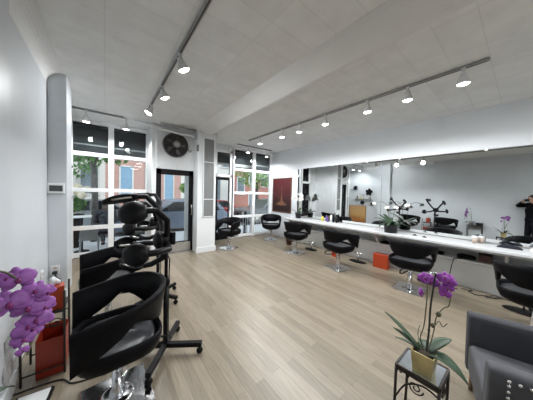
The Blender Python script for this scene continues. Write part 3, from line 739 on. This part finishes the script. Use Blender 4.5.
tag(MB().box(4.66, 4.30, CT, 4.94, 4.54, CT+.004).build('tray', 'tissue') if False else MB().lathe([(.0001, 0), (.06, 0), (.065, .01), (.06, .012), (.0001, .012)]).build('dish', 'tissue'), 'small white dish on far end of counter by the white orchid', 'dish').location = (4.74, 4.62, CT)
def bottle(x, y, r, h, mat, lab, cat='bottle', pump=False):
    t = thing('bottle', lab, cat, (x, y, CT), 0, 'bottles on the counter')
    MB().lathe([(r*.95, 0), (r, .005), (r, h*.7), (r*.45, h*.82), (r*.4, h*.86), (.0001, h*.86)], n=16).build('body', mat, t)
    MB().lathe([(r*.45, h*.85), (r*.45, h), (.0001, h)], n=12).build('cap', 'matte', t)
bottle(4.93, 3.60, .035, .16, 'yellow', 'yellow bottle on counter, left of the purple bottles')
bottle(4.98, 3.50, .03, .20, 'violet', 'tall purple bottle next to the yellow bottle')
bottle(4.92, 3.42, .032, .17, 'violet', 'shorter purple bottle in front of the dark bottles')
bottle(5.0, 3.36, .03, .24, 'tissue', 'slim white bottle behind the purple bottles')
bottle(4.96, 3.26, .03, .22, 'matte', 'tall black bottle on counter right of the purple bottles')
bottle(4.98, 3.17, .034, .18, 'matte', 'rightmost black bottle of the group on the counter')
for x, y, lab in ((4.90, .50, 'cream lidded tub on the counter, nearer the front edge'), (4.99, .43, 'cream lidded tub on the counter, close to the mirror')):
    t = thing('tub', lab, 'tub', (x, y, CT), 0, 'cream tubs on the counter')
    MB().lathe([(.034, 0), (.038, .09), (.0001, .09)], n=18).build('body', 'cream', t); MB().lathe([(.040, .088), (.040, .118), (.0001, .118)], n=18).build('lid', 'tissue', t)
random.seed(9)
P = []
for i in range(10):
    row = []
    for k in range(14):
        u, v = i/9, k/13; e = min(1, 5*min(u, 1-u, v, 1-v))
        row.append((-.08+.16*u, -.13+.26*v, e*(.045+.012*math.sin(9*v+3*u))+random.uniform(0, .004)))
    P.append(row)
P2 = [[(x, y, 0.) for x, y, z in r] for r in P]
tw_ = MB().grid(P).grid(P2).build('towel', 'navy'); tw_.location = (4.90, .12, CT); tag(tw_, 'dark navy folded towel on the counter near right edge', 'towel')
tz = thing('tissue_pack', 'white crumpled tissues on counter beside the navy towel', 'tissues', (4.82, -.13, CT))
MB().box(-.07, -.06, 0, .07, .06, .035).build('pack', 'tissue', tz, .01); MB().grid([[(-.05, -.04, .035), (0, -.05, .03), (.05, -.03, .035)], [(-.04, 0, .075), (0, .01, .09), (.05, 0, .07)], [(-.05, .05, .035), (0, .05, .05), (.05, .05, .035)]]).build('tissue', 'tissue', tz, solid=.002)
for x, y, lab in ((4.76, 1.31, 'small black hair clip on counter, left of the pair'), (4.69, 1.14, 'small black hair clip on counter, right of the pair')):
    tag(MB().box(x-.012, y-.035, CT, x+.012, y+.035, CT+.012).cyl((x, y-.012, CT+.016), (x, y+.012, CT+.016), .012, n=10).build('hair_clip', 'matte', None, .003), lab, 'hair clip', 'hair clips on the counter')
SH = .5052
dr = thing('hair_dryer', 'black hair dryer on shelf under the counter with hanging cord', 'hair dryer', (4.93, .60, SH), R(80))
MB().tube([(-.12, 0, .04), (-.05, 0, .045), (.05, 0, .045), (.11, 0, .04)], [.03, .042, .042, .032], 14).build('barrel', 'matte', dr)
MB().tube([(.03, .02, .03), (.05, .12, .02)], [.02, .016], 10).build('handle', 'matte', dr)
tag(MB().tube(stemline([(4.86, .68, .53), (4.80, .72, .51), (4.76, .74, .45), (4.72, .77, .20), (4.71, .78, .03), (4.72, .72, .008), (4.74, .66, .008)]), .007, 7).build('power_cord', 'cable'), 'black cord hanging from the shelf behind the magenta orchid', 'cord')
bx = thing('storage_box', 'black box on shelf under the counter below the cream tubs', 'box', (4.97, .37, SH))
MB().box(-.07, -.075, 0, .07, .075, .12).build('body', 'brownwood', bx, .004); MB().box(-.075, -.08, .12, .075, .08, .14).build('lid', 'matte', bx, .004)
for y, L, lab in ((1.82, .30, 'flat black tray on counter shelf left of the third chair'), (1.02, .22, 'flat black tray on counter shelf right of the third chair'), (-.15, .3, 'flat black tray on counter shelf under the navy towel')):
    t = thing('tray', lab, 'tray', (4.96, y, SH), 0, 'black trays on the counter shelf')
    MB().box(-.09, -L/2, 0, .09, L/2, .012).build('base', 'matte', t, .003)
    MB().box(-.09, -L/2, .012, -.08, L/2, .04).box(.08, -L/2, .012, .09, L/2, .04).box(-.09, -L/2, .012, .09, -L/2+.01, .04).box(-.09, L/2-.01, .012, .09, L/2, .04).build('rim', 'matte', t)
dw = thing('drawer_box', 'small brown wooden drawer box under far end of the counter', 'box', (4.84, 4.36, SH))
MB().box(-.10, -.17, 0, .14, .17, .19).build('carcass', 'brownwood', dw, .004)
for z in (.02, .105): 
    d = MB().box(-.112, -.15, z, -.10, .15, z+.07).build('drawer', 'brownwood', dw, .003); MB().ell((-.12, 0, z+.035), .012, 10, 8).build('knob', 'steel', d)
def redbox(x, y, w, d, h, lab):
    t = thing('storage_box', lab, 'box', (x, y, 0), 0, 'orange boxes under the counter')
    MB().box(-d/2, -w/2, 0, d/2, w/2, h-.025).build('body', 'orange', t, .004)
    MB().box(-d/2-.004, -w/2-.004, h-.03, d/2+.004, w/2+.004, h).build('lid', 'orange', t, .004)
redbox(4.76, 1.90, .29, .15, .30, 'large orange-red box on floor between second and third chairs')
redbox(4.62, 2.93, .16, .13, .17, 'small orange-red box on floor behind the second chair')
bn = thing('waste_bin', 'small dark waste bin under far end of the counter', 'bin', (4.50, 4.50, 0))
MB().lathe([(.08, 0), (.105, .21), (.11, .215), (.10, .22), (.09, .2), (.07, .02), (.0001, .02)]).build('body', 'brownwood', bn)
MB().lathe([(.112, .20), (.115, .215), (.112, .225), (.102, .222), (.102, .205)]).build('rim', 'matte', bn)
for x, y, lab in ((4.60, 3.72, 'oval black floor footrest under counter right of the first chair'), (4.70, 2.40, 'oval black floor footrest under counter right of the second chair'), (4.66, 1.02, 'black floor footrest under counter right of third chair'), (4.55, -.05, 'black floor footrest beneath the chair at right edge')):
    t = thing('footrest', lab, 'footrest', (x, y, 0), 0, 'floor footrests under the counter')
    MB().ell((0, 0, .012), (.12, .20, .018), 24, 8).build('base_plate', 'matte', t)
    MB().tube([(.02, .0, .02), (.03, 0, .20)], .012, 10).build('post', 'chrome', t)
    MB().tube([(.03, -.10, .20), (.03, .10, .20)], .016, 10).build('foot_bar', 'chrome', t)
cab = MB()
random.seed(4)
q = []
for k in range(26):
    a = k*.55; q.append((4.80+.07*math.cos(a)+.002*k-.03, .38-.012*k+.13*math.sin(a*.7+.4)+.05, .008+.012*(k % 3 == 1)))
cab.tube(stemline(q, 4), .006, 6); cab.tube(stemline([(4.83, .62, .008), (4.84, .5, .008), q[0]]), .006, 6)
tag(cab.build('power_cord', 'cable'), 'tangled black cable on the floor below the counter shelf', 'cable')

# ------------------------------------------------------------------ things seen in the mirrors: left wall behind the column
gp = thing('painting', 'ochre and gold painting on left wall, seen in the mirror', 'painting', (LX, 5.62, .12))
MB().box(.004, -.45, 0, .03, .45, .92).build('canvas', 'picgold', gp, .003)
MB().box(.002, -.46, -.01, .026, .46, .0).box(.002, -.46, .92, .026, .46, .93).box(.002, -.47, -.01, .026, -.45, .93).box(.002, .45, -.01, .026, .47, .93).build('frame', 'picframe', gp)
ws = thing('wall_shelf', 'thin glass wall shelf above the gold painting, seen in the mirror', 'shelf', (LX, 5.30, 1.40))
MB().box(.0, -.45, 0, .13, .45, .012).build('shelf_board', 'frost', ws, .002)
for y in (-.35, .35): MB().box(0, y-.01, -.05, .10, y+.01, 0).build('bracket', 'steel', ws)
for k, (y, h, mt, lab) in enumerate(((-.35, .12, 'brownwood', 'brown'), (-.2, .15, 'tissue', 'white'), (.0, .17, 'cream', 'cream'), (.15, .13, 'yellow', 'yellow'), (.32, .16, 'brownwood', 'tall brown'))):
    t = thing('bottle', lab+' bottle on the thin wall shelf, seen in the mirror', 'bottle', (LX+.065, 5.30+y, 1.4122), 0, 'bottles on the wall shelf')
    MB().lathe([(.03, 0), (.032, h*.65), (.014, h*.8), (.014, h), (.0001, h)], n=14).build('body', mt, t)
    MB().lathe([(.016, h*.92), (.016, h*1.06), (.0001, h*1.06)], n=12).build('cap', 'matte', t)
def orn(y, z, s, lab):
    t = thing('wall_ornament', lab, 'ornament', (LX, y, z), 0, 'black wall ornaments'); m = MB()
    for k in range(5):
        a = 2*PI*k/5+s*9; m.ell((.05, s*.6*math.cos(a), s*.6*math.sin(a)), (.03, s*.36, s*.36), 10, 8)
    m.build('petals', 'matte', t); MB().ell((.06, 0, 0), (.04, s*.3, s*.3), 10, 8).build('centre', 'matte', t)
    MB().tube([(0, 0, 0), (.05, 0, 0)], .01, 8).tube(stemline([(.03, s*.3, -s*.2), (.02, s*1.6, -s*.9), (.02, s*2.6, -s*.6)]), .006, 6).build('twig', 'matte', t)
orn(5.75, 2.00, .13, 'small black flower ornament on wall above the shelf, in mirror')
orn(5.02, 1.78, .19, 'large black flower ornament above right end of wall shelf, in mirror')
orn(5.35, 1.22, .12, 'black ornament below the wall shelf, in mirror')
orn(4.85, 1.18, .09, 'smallest black ornament right of the gold painting, in mirror')

# ------------------------------------------------------------------ people
def person_body(parent, J, skinmat='skin', voxel=.012):
    m = MB()
    def limb(a, b, r0, r1, k=4):
        a, b = Vector(a), Vector(b); m.tube([a.lerp(b, i/k) for i in range(k+1)], [r0+(r1-r0)*i/k for i in range(k+1)], 12)
        m.ell(a, r0, 12, 8); m.ell(b, r1, 12, 8)
    for sd in 'LR':
        limb(J['sh'+sd], J['el'+sd], .048, .038); limb(J['el'+sd], J['wr'+sd], .038, .026)
        limb(J['hip'+sd], J['kn'+sd], .078, .052); limb(J['kn'+sd], J['an'+sd], .052, .036); limb(J['an'+sd], J['toe'+sd], .036, .03)
    pel, ch, nk, hd = map(Vector, (J['pel'], J['ch'], J['nk'], J['hd']))
    m.tube([pel, pel.lerp(ch, .35), pel.lerp(ch, .7), ch, nk.lerp(ch, .4)], [.14, .125, .14, .145, .09], 16, True, 1.0)
    m.ell(pel, (.15, .13, .12)); limb(J['shL'], J['shR'], .06, .06)
    limb(nk, hd-Vector((0, 0, .04)), .055, .05)
    F = Vector(J['face']).normalized(); S = Vector((0, 0, 1)).cross(F).normalized()
    M3 = Matrix((F, S, Vector((0, 0, 1)))).transposed()
    m.ell(hd, (.098, .076, .118), 16, 12, M3); m.ell(hd+F*.03-Vector((0, 0, .06)), (.06, .055, .055), 12, 8, M3)
    m.ell(hd+F*.10-Vector((0, 0, .012)), (.02, .014, .024), 8, 6, M3)
    for q in (-1, 1): m.ell(hd+S*q*.078, (.018, .01, .03), 8, 6, M3)
    b = m.build('body', skinmat, parent, remesh=voxel)
    e = MB()
    for q in (-1, 1): e.ell(hd+F*.088+S*q*.032+Vector((0, 0, .008)), .012, 8, 6)
    e.build('eyes', 'matte', b); MB().ell(hd+F*.088-Vector((0, 0, .065)), (.008, .024, .008), 10, 6, M3).build('mouth', 'picfig', b)
    return b, F, S, M3
def clothes(parent, J, top, bot, shoe, sleeves=True, grow=.014):
    m = MB()
    def limb(mm, a, b, r0, r1, k=4):
        a, b = Vector(a), Vector(b); mm.tube([a.lerp(b, i/k) for i in range(k+1)], [r0+(r1-r0)*i/k for i in range(k+1)], 14)
    pel, ch, nk = map(Vector, (J['pel'], J['ch'], J['nk']))
    m.tube([pel-Vector((0,0,.05)), pel.lerp(ch, .35), pel.lerp(ch, .7), ch, nk.lerp(ch, .35)], [.17, .15, .165, .17, .10], 18)
    limb(m, J['shL'], J['shR'], .085, .085)
    for sd in 'LR':
        m.ell(J['sh'+sd], .085, 12, 8)
        limb(m, J['sh'+sd], J['el'+sd], .07, .06); m.ell(J['el'+sd], .06, 12, 8)
        if sleeves: limb(m, J['el'+sd], Vector(J['el'+sd]).lerp(Vector(J['wr'+sd]), .85), .058, .045)
    m.build('shirt', top, parent, remesh=.014)
    m = MB()
    m.ell(pel, (.17, .155, .14))
    for sd in 'LR':
        m.ell(J['hip'+sd], .10, 12, 8); limb(m, J['hip'+sd], J['kn'+sd], .098, .072); m.ell(J['kn'+sd], .072, 12, 8); limb(m, J['kn'+sd], J['an'+sd], .07, .058)
    m.build('trousers', bot, parent, remesh=.014)
    for sd in 'LR':
        a, b = Vector(J['an'+sd]), Vector(J['toe'+sd]); z0 = min(a.z, b.z)
        MB().tube([Vector((a.x, a.y, b.z))-(b-a)*.3*Vector((1,1,0)).length*0, Vector((a.x, a.y, b.z)).lerp(b, .5), b], [.05, .048, .036], 12).build('shoe', shoe, parent)
def hand(m, wr, tip, palmn, sgn=1, curl=.5):
    wr, tip, n = Vector(wr), Vector(tip), Vector(palmn).normalized()
    d = (tip-wr).normalized(); s = d.cross(n).normalized()
    m.tube([wr, wr+d*.04, wr+d*.085], [.026, .036, .034], 10, True, .5)
    for k, L in enumerate((.068, .078, .072, .056)):
        b = wr+d*.08+s*(k-1.5)*.019
        p1 = b+d*L*.45+n*L*.12*curl; p2 = p1+d*L*.25+n*L*.35*curl; p3 = p2+d*L*.08+n*L*.3*curl
        m.tube([b, p1, p2, p3], [.0095, .009, .008, .006], 8)
    b = wr+d*.025-s*.028; m.tube([b, b-s*.03+d*.025+n*.01, b-s*.035+d*.055+n*.025*curl], [.012, .011, .008], 8)
# the photographer, standing behind the camera, visible in the long mirror
Fv = Vector((.62, .785, 0)); Rv = Vector((.785, -.62, 0))
def L2(r, f, z): return tuple(Rv*r+Fv*f+Vector((0, 0, z)))
base = Vector((-.26, -.17, 0))
TX = -.10; TF = -.30
J = dict(pel=L2(TX, TF, .95), ch=L2(TX, TF, 1.28), nk=L2(TX, TF, 1.46), hd=L2(TX+.03, TF+.07, 1.60), face=tuple(Fv+Rv*.2+Vector((0, 0, -.1))),
         shL=L2(TX-.17, TF, 1.40), shR=L2(TX+.17, TF, 1.40), elL=L2(-.43, -.17, 1.38), elR=L2(.28, -.22, 1.24), wrL=L2(-.155, -.075, 1.51), wrR=L2(.15, -.075, 1.50),
         hipL=L2(TX-.09, TF, .90), hipR=L2(TX+.09, TF, .90), knL=L2(TX-.10, TF+.03, .49), knR=L2(TX+.11, TF+.01, .49), anL=L2(TX-.11, TF-.01, .09), anR=L2(TX+.12, TF-.03, .09), toeL=L2(TX-.13, TF+.13, .04), toeR=L2(TX+.14, TF+.12, .04))
J = {k: (v if k == 'face' else tuple(Vector(v)-base)) for k, v in J.items()}
ph = thing('person', 'person in black clothes holding a phone up, reflected at right mirror edge', 'person', base)
b, F, S, M3 = person_body(ph, J)
clothes(ph, J, 'shirt', 'jean', 'matte')
hd = Vector(J['hd'])
MB().ell(hd-F*.02+Vector((0, 0, .03)), (.105, .088, .105), 16, 12, M3).ell(hd-F*.06-Vector((0, 0, .05)), (.05, .078, .09), 12, 8, M3).build('hair', 'hair', ph)
hm = MB()
hand(hm, J['wrL'], Vector(J['wrL'])+Rv*.10+Vector((0, 0, .045)), -Fv*.3+Vector((0, 0, .6)), 1, .5)
hand(hm, J['wrR'], Vector(J['wrR'])-Rv*.10+Vector((0, 0, .045)), -Fv*.3+Vector((0, 0, .6)), -1, .5)
hm.build('hands', 'skin', b, remesh=.005)
phn = thing('smartphone', 'dark smartphone held up by the person reflected in the mirror', 'phone', L2(-.0, -.045, 1.555))
MB().obox((0, 0, 0), Rv*.077, Fv*.004, Vector((0, 0, .038))).build('body', 'matte', phn, .003)
MB().obox(-Fv*.0046, Rv*.072, Fv*.0006, Vector((0, 0, .034))).build('screen', 'lcd', phn)

# ------------------------------------------------------------------ outside
SW = -.12
struct('ground_1', MB().box(-14, FY+.12, SW-.3, 30, 9.0, SW), 'sidewalk')
struct('ground_2', MB().box(-14, 9.0, SW-.3, 30, 13.2, SW-.14), 'road')
struct('ground_3', MB().box(-14, 13.2, SW-.3, 30, 16.4, SW), 'sidewalk')
def leafcloud(c, r, n, size, seed):
    random.seed(seed); m = MB()
    for _ in range(n):
        while True:
            p = Vector((random.uniform(-1, 1), random.uniform(-1, 1), random.uniform(-1, 1)))
            if p.length <= 1: break
        p = Vector(c)+Vector((p.x*r[0], p.y*r[1], p.z*r[2]))
        d = Vector((random.gauss(0, 1), random.gauss(0, 1), random.gauss(0, 1))).normalized(); s = d.orthogonal().normalized(); q = size*random.uniform(.6, 1.3)
        w = d.cross(s)
        m.add([p-s*q, p+w*q*.5, p+s*q, p-w*q*.5], [(0, 1, 2, 3)])
    return m
def tree(x, y, h, r, cr, cz, label, mat, n=900, seed=1, size=.13, z0=SW):
    t = thing('tree', label, 'tree', (x, y, z0), 0, 'street trees')
    MB().tube([(0, 0, 0), (.02, .02, h*.4), (-.02, 0, h*.7), (.05, .05, h)], [r*1.15, r, r*.9, r*.6], 12).tube([(0, 0, h*.7), (cr*.4, .1, h*1.05)], [r*.5, r*.2], 8).tube([(0, 0, h*.75), (-cr*.5, .1, h*1.1)], [r*.5, r*.2], 8).build('trunk', 'bark2', t)
    leafcloud((0, 0, cz), (cr, cr*.8, cr*.7), n, size, seed).build('foliage', mat, t)
tree(-.25, 8.55, 3.6, .085, 1.3, 3.3, 'slim street tree right outside the big left window', 'foliage', 700, 11)
tree(9.2, 12.8, 3.4, .12, 1.9, 3.4, 'leafy street tree outside the right window', 'foliage2', 1100, 12)
tree(4.35, 13.9, 1.1, .08, .55, 1.9, 'small leafy tree across the street behind the front door', 'foliage2', 600, 13, .10)
tree(-2.0, 14.2, 3.0, .12, 1.8, 3.2, 'leafy tree across the street at far left', 'foliage', 900, 14)
def facade(x0, x1, y, h, mat, wins, label, name='building'):
    t = thing(name, label, 'building', ((x0+x1)/2, y, SW)); ox = (x0+x1)/2
    MB().box(x0-ox, 0, 0, x1-ox, .4, h).build('wall', mat, t)
    for (wx, wz, ww, wh, wm, fm) in wins:
        f = MB(); e = .09; X = wx-ox
        f.box(X-ww/2-e, -.06, wz-e, X-ww/2, 0, wz+wh+e).box(X+ww/2, -.06, wz-e, X+ww/2+e, 0, wz+wh+e).box(X-ww/2-e, -.06, wz+wh, X+ww/2+e, 0, wz+wh+e).box(X-ww/2-e-.05, -.10, wz-e, X+ww/2+e+.05, 0, wz)
        fo = f.build('window_frame', fm, t)
        MB().box(X-ww/2, -.02, wz, X+ww/2, -.005, wz+wh).build('window_pane' if wm == 'facadewin' else 'shutter', wm, fo)
facade(-6, .05, 16.4, 9, 'palewall', [(-4, 1.4, 1, 1.7, 'facadewin', 'stone'), (-2.2, 1.4, 1, 1.7, 'facadewin', 'stone'), (-.7, 1.4, .8, 1.7, 'facadewin', 'stone')], 'pale stucco building across the street at far left')
facade(.05, 4.6, 16.4, 9, 'brickpink', [(1.15, 1.2, .62, 2.0, 'blue', 'awhite'), (2.55, 1.2, .5, 2.2, 'facadewin', 'stone'), (3.75, 1.0, .55, 2.2, 'blue', 'stone')], 'pinkish brick building with blue shutters across the street')
facade(4.6, 9.0, 16.4, 9, 'palewall', [(5.6, 1.0, .9, 2.0, 'facadewin', 'stone'), (7.4, 1.0, .9, 2.0, 'facadewin', 'stone'), (8.4, 3.9, .8, 1.7, 'facadewin', 'stone')], 'pale building across the street behind the second door')
facade(9.0, 16, 16.4, 9, 'brickred', [(9.9, 1.6, .7, 1.5, 'facadewin', 'awhite'), (11.2, 2.6, .7, 1.5, 'facadewin', 'awhite'), (11.2, .3, .7, 1.5, 'facadewin', 'awhite'), (12.6, 2.4, .7, 1.5, 'facadewin', 'awhite'), (14, 2.4, .8, 1.5, 'facadewin', 'awhite')], 'red brick building with white windows beyond the right window')
def car(x, y, rz, mat, L, Hh, label, suv=False):
    t = thing('car', label, 'car', (x, y, SW-.14), rz, 'parked cars outside'); w = .88; s = L/4.4
    body = [(-2.2, .35), (-2.2, .75), (-2.1, .90), (-1.3, .96), (1.0, 1.0), (2.0, .98), (2.2, .8), (2.2, .35), (1.75, .22), (-1.75, .22)]
    q = Hh/1.5
    MB().prism([(a*s, b_*q) for a, b_ in body], -w, w, 'Y').build('body', mat, t, .06, seg=3)
    if suv: cab_ = [(-1.0, .95), (-.35, 1.44), (.3, 1.5), (1.6, 1.46), (2.05, .98)]
    else: cab_ = [(-1.1, .95), (-.4, 1.4), (.2, 1.46), (.9, 1.40), (1.7, .98)]
    c = MB(); n = len(cab_); vs = []
    for sy in (-1, 1):
        for a, b_ in cab_:
            k = (b_-.95)/.55; vs.append((a*s, sy*(w-.02-.14*k), b_*q))
    c.add(vs, [tuple(range(n)), tuple(reversed(range(n, 2*n)))]+[(i, i+n, (i+1) % n+n, (i+1) % n) for i in range(n)])
    c.build('cabin', mat, t, .04, seg=3)
    g = MB()
    for sy in (-1, 1):
        mid = (cab_[1][0]+cab_[3][0])/2
        for a0, a1, b0, b1 in ((cab_[0][0]+.25, mid-.04, cab_[1][0]+.12, mid-.04), (mid+.04, cab_[4][0]-.30, mid+.04, cab_[3][0]-.06)):
            yy0, yy1 = sy*(w-.015), sy*(w-.118)
            g.add([(a0*s, yy0, 1.0*q), (a1*s, yy0, 1.0*q), (b1*s, yy1, 1.38*q), (b0*s, yy1, 1.38*q)], [(0, 1, 2, 3)])
    g.build('side_windows', 'carglass', t, solid=.012)
    for a in (-1.4, 1.4):
        for sy in (-1, 1):
            wh = MB().lathe([(.0001, -.1), (.31, -.1), (.34, -.07), (.34, .07), (.31, .1), (.0001, .1)], (a*s, sy*(w-.08), .34), 20, Matrix.Rotation(R(90), 3, 'X')).build('wheel', 'tyre', t)
            MB().lathe([(.0001, -.11), (.2, -.11), (.2, .11), (.0001, .11)], (a*s, sy*(w-.08), .34), 16, Matrix.Rotation(R(90), 3, 'X')).build('hubcap', 'steel', wh)
    MB().box(-2.21*s, -.75, .62*q, -2.15*s, -.45, .76*q).box(-2.21*s, .45, .62*q, -2.15*s, .75, .76*q).build('headlight', 'plastic', t, .01)
    MB().box(2.15*s, -.78, .66*q, 2.21*s, -.5, .82*q).box(2.15*s, .5, .66*q, 2.21*s, .78, .82*q).build('tail_light', 'carred', t, .01)
car(2.55, 10.0, 0, 'carblue', 4.6, 1.48, 'dark blue parked car behind the glass of the black front door', True)
car(-2.3, 10.2, 0, 'carsilver', 4.3, 1.42, 'silver parked car beyond the big left window')
car(-.2, 12.3, PI, 'cargrey', 4.4, 1.42, 'grey car farther across the street beyond left window')
car(8.1, 10.2, 0, 'cargrey', 4.2, 1.5, 'dark grey parked car beyond the right window', True)
car(5.6, 12.2, PI, 'carred', 4.2, 1.42, 'red car across the street beyond the second door')
# white railing and dark bollards outside window 2
rl = thing('railing', 'low white railing with thin bars outside the right window', 'railing', (4.25, 6.55, SW))
MB().box(-.95, -.015, .78, .95, .015, .82).box(-.95, -.015, .10, .95, .015, .13).build('rails', 'awhite', rl)
for k in range(20):
    x = -.95+1.9*k/19; MB().box(x-.009, -.009, 0, x+.009, .009, .8).build('baluster', 'awhite', rl)
for x, lab in ((4.05, 'left dark post outside the right window'), (4.38, 'right dark post outside the right window')):
    t = thing('bollard', lab, 'post', (x, 6.85, SW), 0, 'dark posts outside the right window')
    MB().lathe([(.06, 0), (.06, .88), (.05, .93), (.0001, .95)], n=16).build('post', 'matte', t); MB().lathe([(.085, 0), (.085, .03), (.06, .05)], n=16).build('foot', 'matte', t)
# cafe table, grey chair, seated person, cream blooms, planter outside window 1
ft = thing('cafe_table', 'white square outdoor table outside left window near the blooms', 'table', (-.47, 7.3, SW))
MB().box(-.21, -.2, .92, .21, .2, .95).build('top', 'tissue', ft, .006)
MB().tube([(0, 0, 0), (0, 0, .92)], .03, 10).build('pole', 'matte', ft); MB().lathe([(.16, 0), (.16, .02), (.04, .05)], n=20).build('base', 'matte', ft)
oc2 = thing('outdoor_chair', 'grey metal outdoor chair turned to the window, by the seated person', 'chair', (-.22, 7.2+.0, SW), R(0))
oc2.location = (-.29, 6.72, SW)
MB().box(-.19, -.19, .42, .19, .19, .45).build('seat', 'greychair', oc2, .01)
MB().prism([(-.18, .45), (.18, .45), (.15, .80), (-.15, .80)], -.20, -.18, 'Y').build('backrest', 'greychair', oc2, .008)
for x in (-.16, .16):
    for y in (-.16, .16): MB().tube([(x, y, .43), (x*1.15, y*1.15, 0)], .012, 8).build('leg', 'greychair', oc2)
bl = thing('flower_planter', 'tall planter of dried cream blooms outside the far left pane', 'plant', (-.66, 7.95, SW))
MB().lathe([(.14, 0), (.19, .9), (.21, .9), (.21, .95), (.17, .95), (.16, .9), (.0001, .9)]).build('planter', 'matte', bl)
leafcloud((0, 0, 1.25), (.26, .2, .25), 260, .07, 21).build('leaves', 'foliage', bl)
m = MB(); random.seed(6)
for k in range(16):
    a = random.uniform(0, 2*PI); r = random.uniform(0, .28); m.ell((r*math.cos(a)+.08, r*math.sin(a)-.05, 1.66+random.uniform(-.1, .1)-.25*r), .10, 10, 8)
m.build('blooms', 'cream_bloom', bl)
sp_ = thing('person', 'seated person with brown hair and dark printed jacket outside left window', 'person', (.04, 7.45, SW))
st_ = thing('stool', 'low dark stool under the seated person outside', 'stool', (.04, 7.43, SW))
MB().box(-.18, -.18, .42, .18, .18, .46).build('seat', 'matte', st_, .01)
for x in (-.15, .15):
    for y in (-.15, .15): MB().tube([(x, y, .42), (x*1.1, y*1.1, 0)], .014, 8).build('leg', 'matte', st_)
J = dict(pel=(0, 0, .58), ch=(.02, .03, .90), nk=(.02, .04, 1.07), hd=(.03, .07, 1.22), face=(.6, .8, -.1), shL=(-.17, .08, 1.02), shR=(.17, -.02, 1.02), elL=(-.24, .16, .76), elR=(.24, .10, .76), wrL=(-.08, .34, .68), wrR=(.14, .34, .68),
         hipL=(-.09, .02, .56), hipR=(.09, .02, .56), knL=(-.07, .44, .52), knR=(.15, .42, .52), anL=(-.07, .42, .10), anR=(.16, .42, .10), toeL=(-.05, .56, .04), toeR=(.2, .56, .04))
b, F, S, M3 = person_body(sp_, J, voxel=.014); clothes(sp_, J, 'floral', 'floral', 'matte')
hd = Vector(J['hd']); MB().ell(hd-F*.02+Vector((0, 0, .02)), (.115, .10, .12), 16, 12, M3).ell(hd-F*.06-Vector((0, 0, .10)), (.06, .09, .13), 12, 8, M3).build('hair', 'brownhair', sp_)
hm = MB(); hand(hm, J['wrL'], (.02, .42, .66), (0, 0, -1)); hand(hm, J['wrR'], (.06, .44, .66), (0, 0, -1)); hm.build('hands', 'skin', b, remesh=.006)

# ------------------------------------------------------------------ light
w = bpy.data.worlds.new('world'); scn.world = w; w.use_nodes = True
bg_ = w.node_tree.nodes['Background']; bg_.inputs['Color'].default_value = (.86, .93, 1., 1); bg_.inputs['Strength'].default_value = 2.1
sd = bpy.data.lights.new('sun', 'SUN'); sd.energy = 1.8; sd.angle = R(8); sd.color = (1, .95, .88)
so = bpy.data.objects.new('sun', sd); COL.objects.link(so); so.rotation_euler = (R(52), R(8), R(12))   # from the house side onto the far facades
for y in (-1.2, -3.0, -4.8):  # unseen fill lights added behind the camera to brighten the room
    ad = bpy.data.lights.new('rear_fill', 'AREA'); ad.shape = 'RECTANGLE'; ad.size = 2.4; ad.size_y = .8; ad.energy = 75; ad.color = (.95, .97, 1)
    ao = bpy.data.objects.new('rear_fill', ad); COL.objects.link(ao); ao.location = (2.6, y, CZ-.06)
# ------------------------------------------------------------------ camera
cd_ = bpy.data.cameras.new('camera'); cam = bpy.data.objects.new('camera', cd_); COL.objects.link(cam); scn.camera = cam
yaw, pit, rol = 0.67037198, -0.0303045, 0.0257280
fwd = Vector((math.sin(yaw)*math.cos(pit), math.cos(yaw)*math.cos(pit), math.sin(pit))); rt = Vector((math.cos(yaw), -math.sin(yaw), 0)); up = rt.cross(fwd)
c, s_ = math.cos(rol), math.sin(rol); rt, up = rt*c+up*s_, up*c-rt*s_
mw = Matrix((rt, up, -fwd)).transposed().to_4x4(); mw.translation = Vector((0, 0, 1.55)); cam.matrix_world = mw
cd_.sensor_width = 36; cd_.lens = 36*204.85/533; cd_.clip_start = .02
scn.view_settings.view_transform = 'Standard'; scn.view_settings.look = 'None'; scn.view_settings.exposure = -0.2
scn.cycles.use_denoising = True; scn.cycles.max_bounces = 10; scn.cycles.sample_clamp_indirect = 6; scn.cycles.caustics_reflective = False
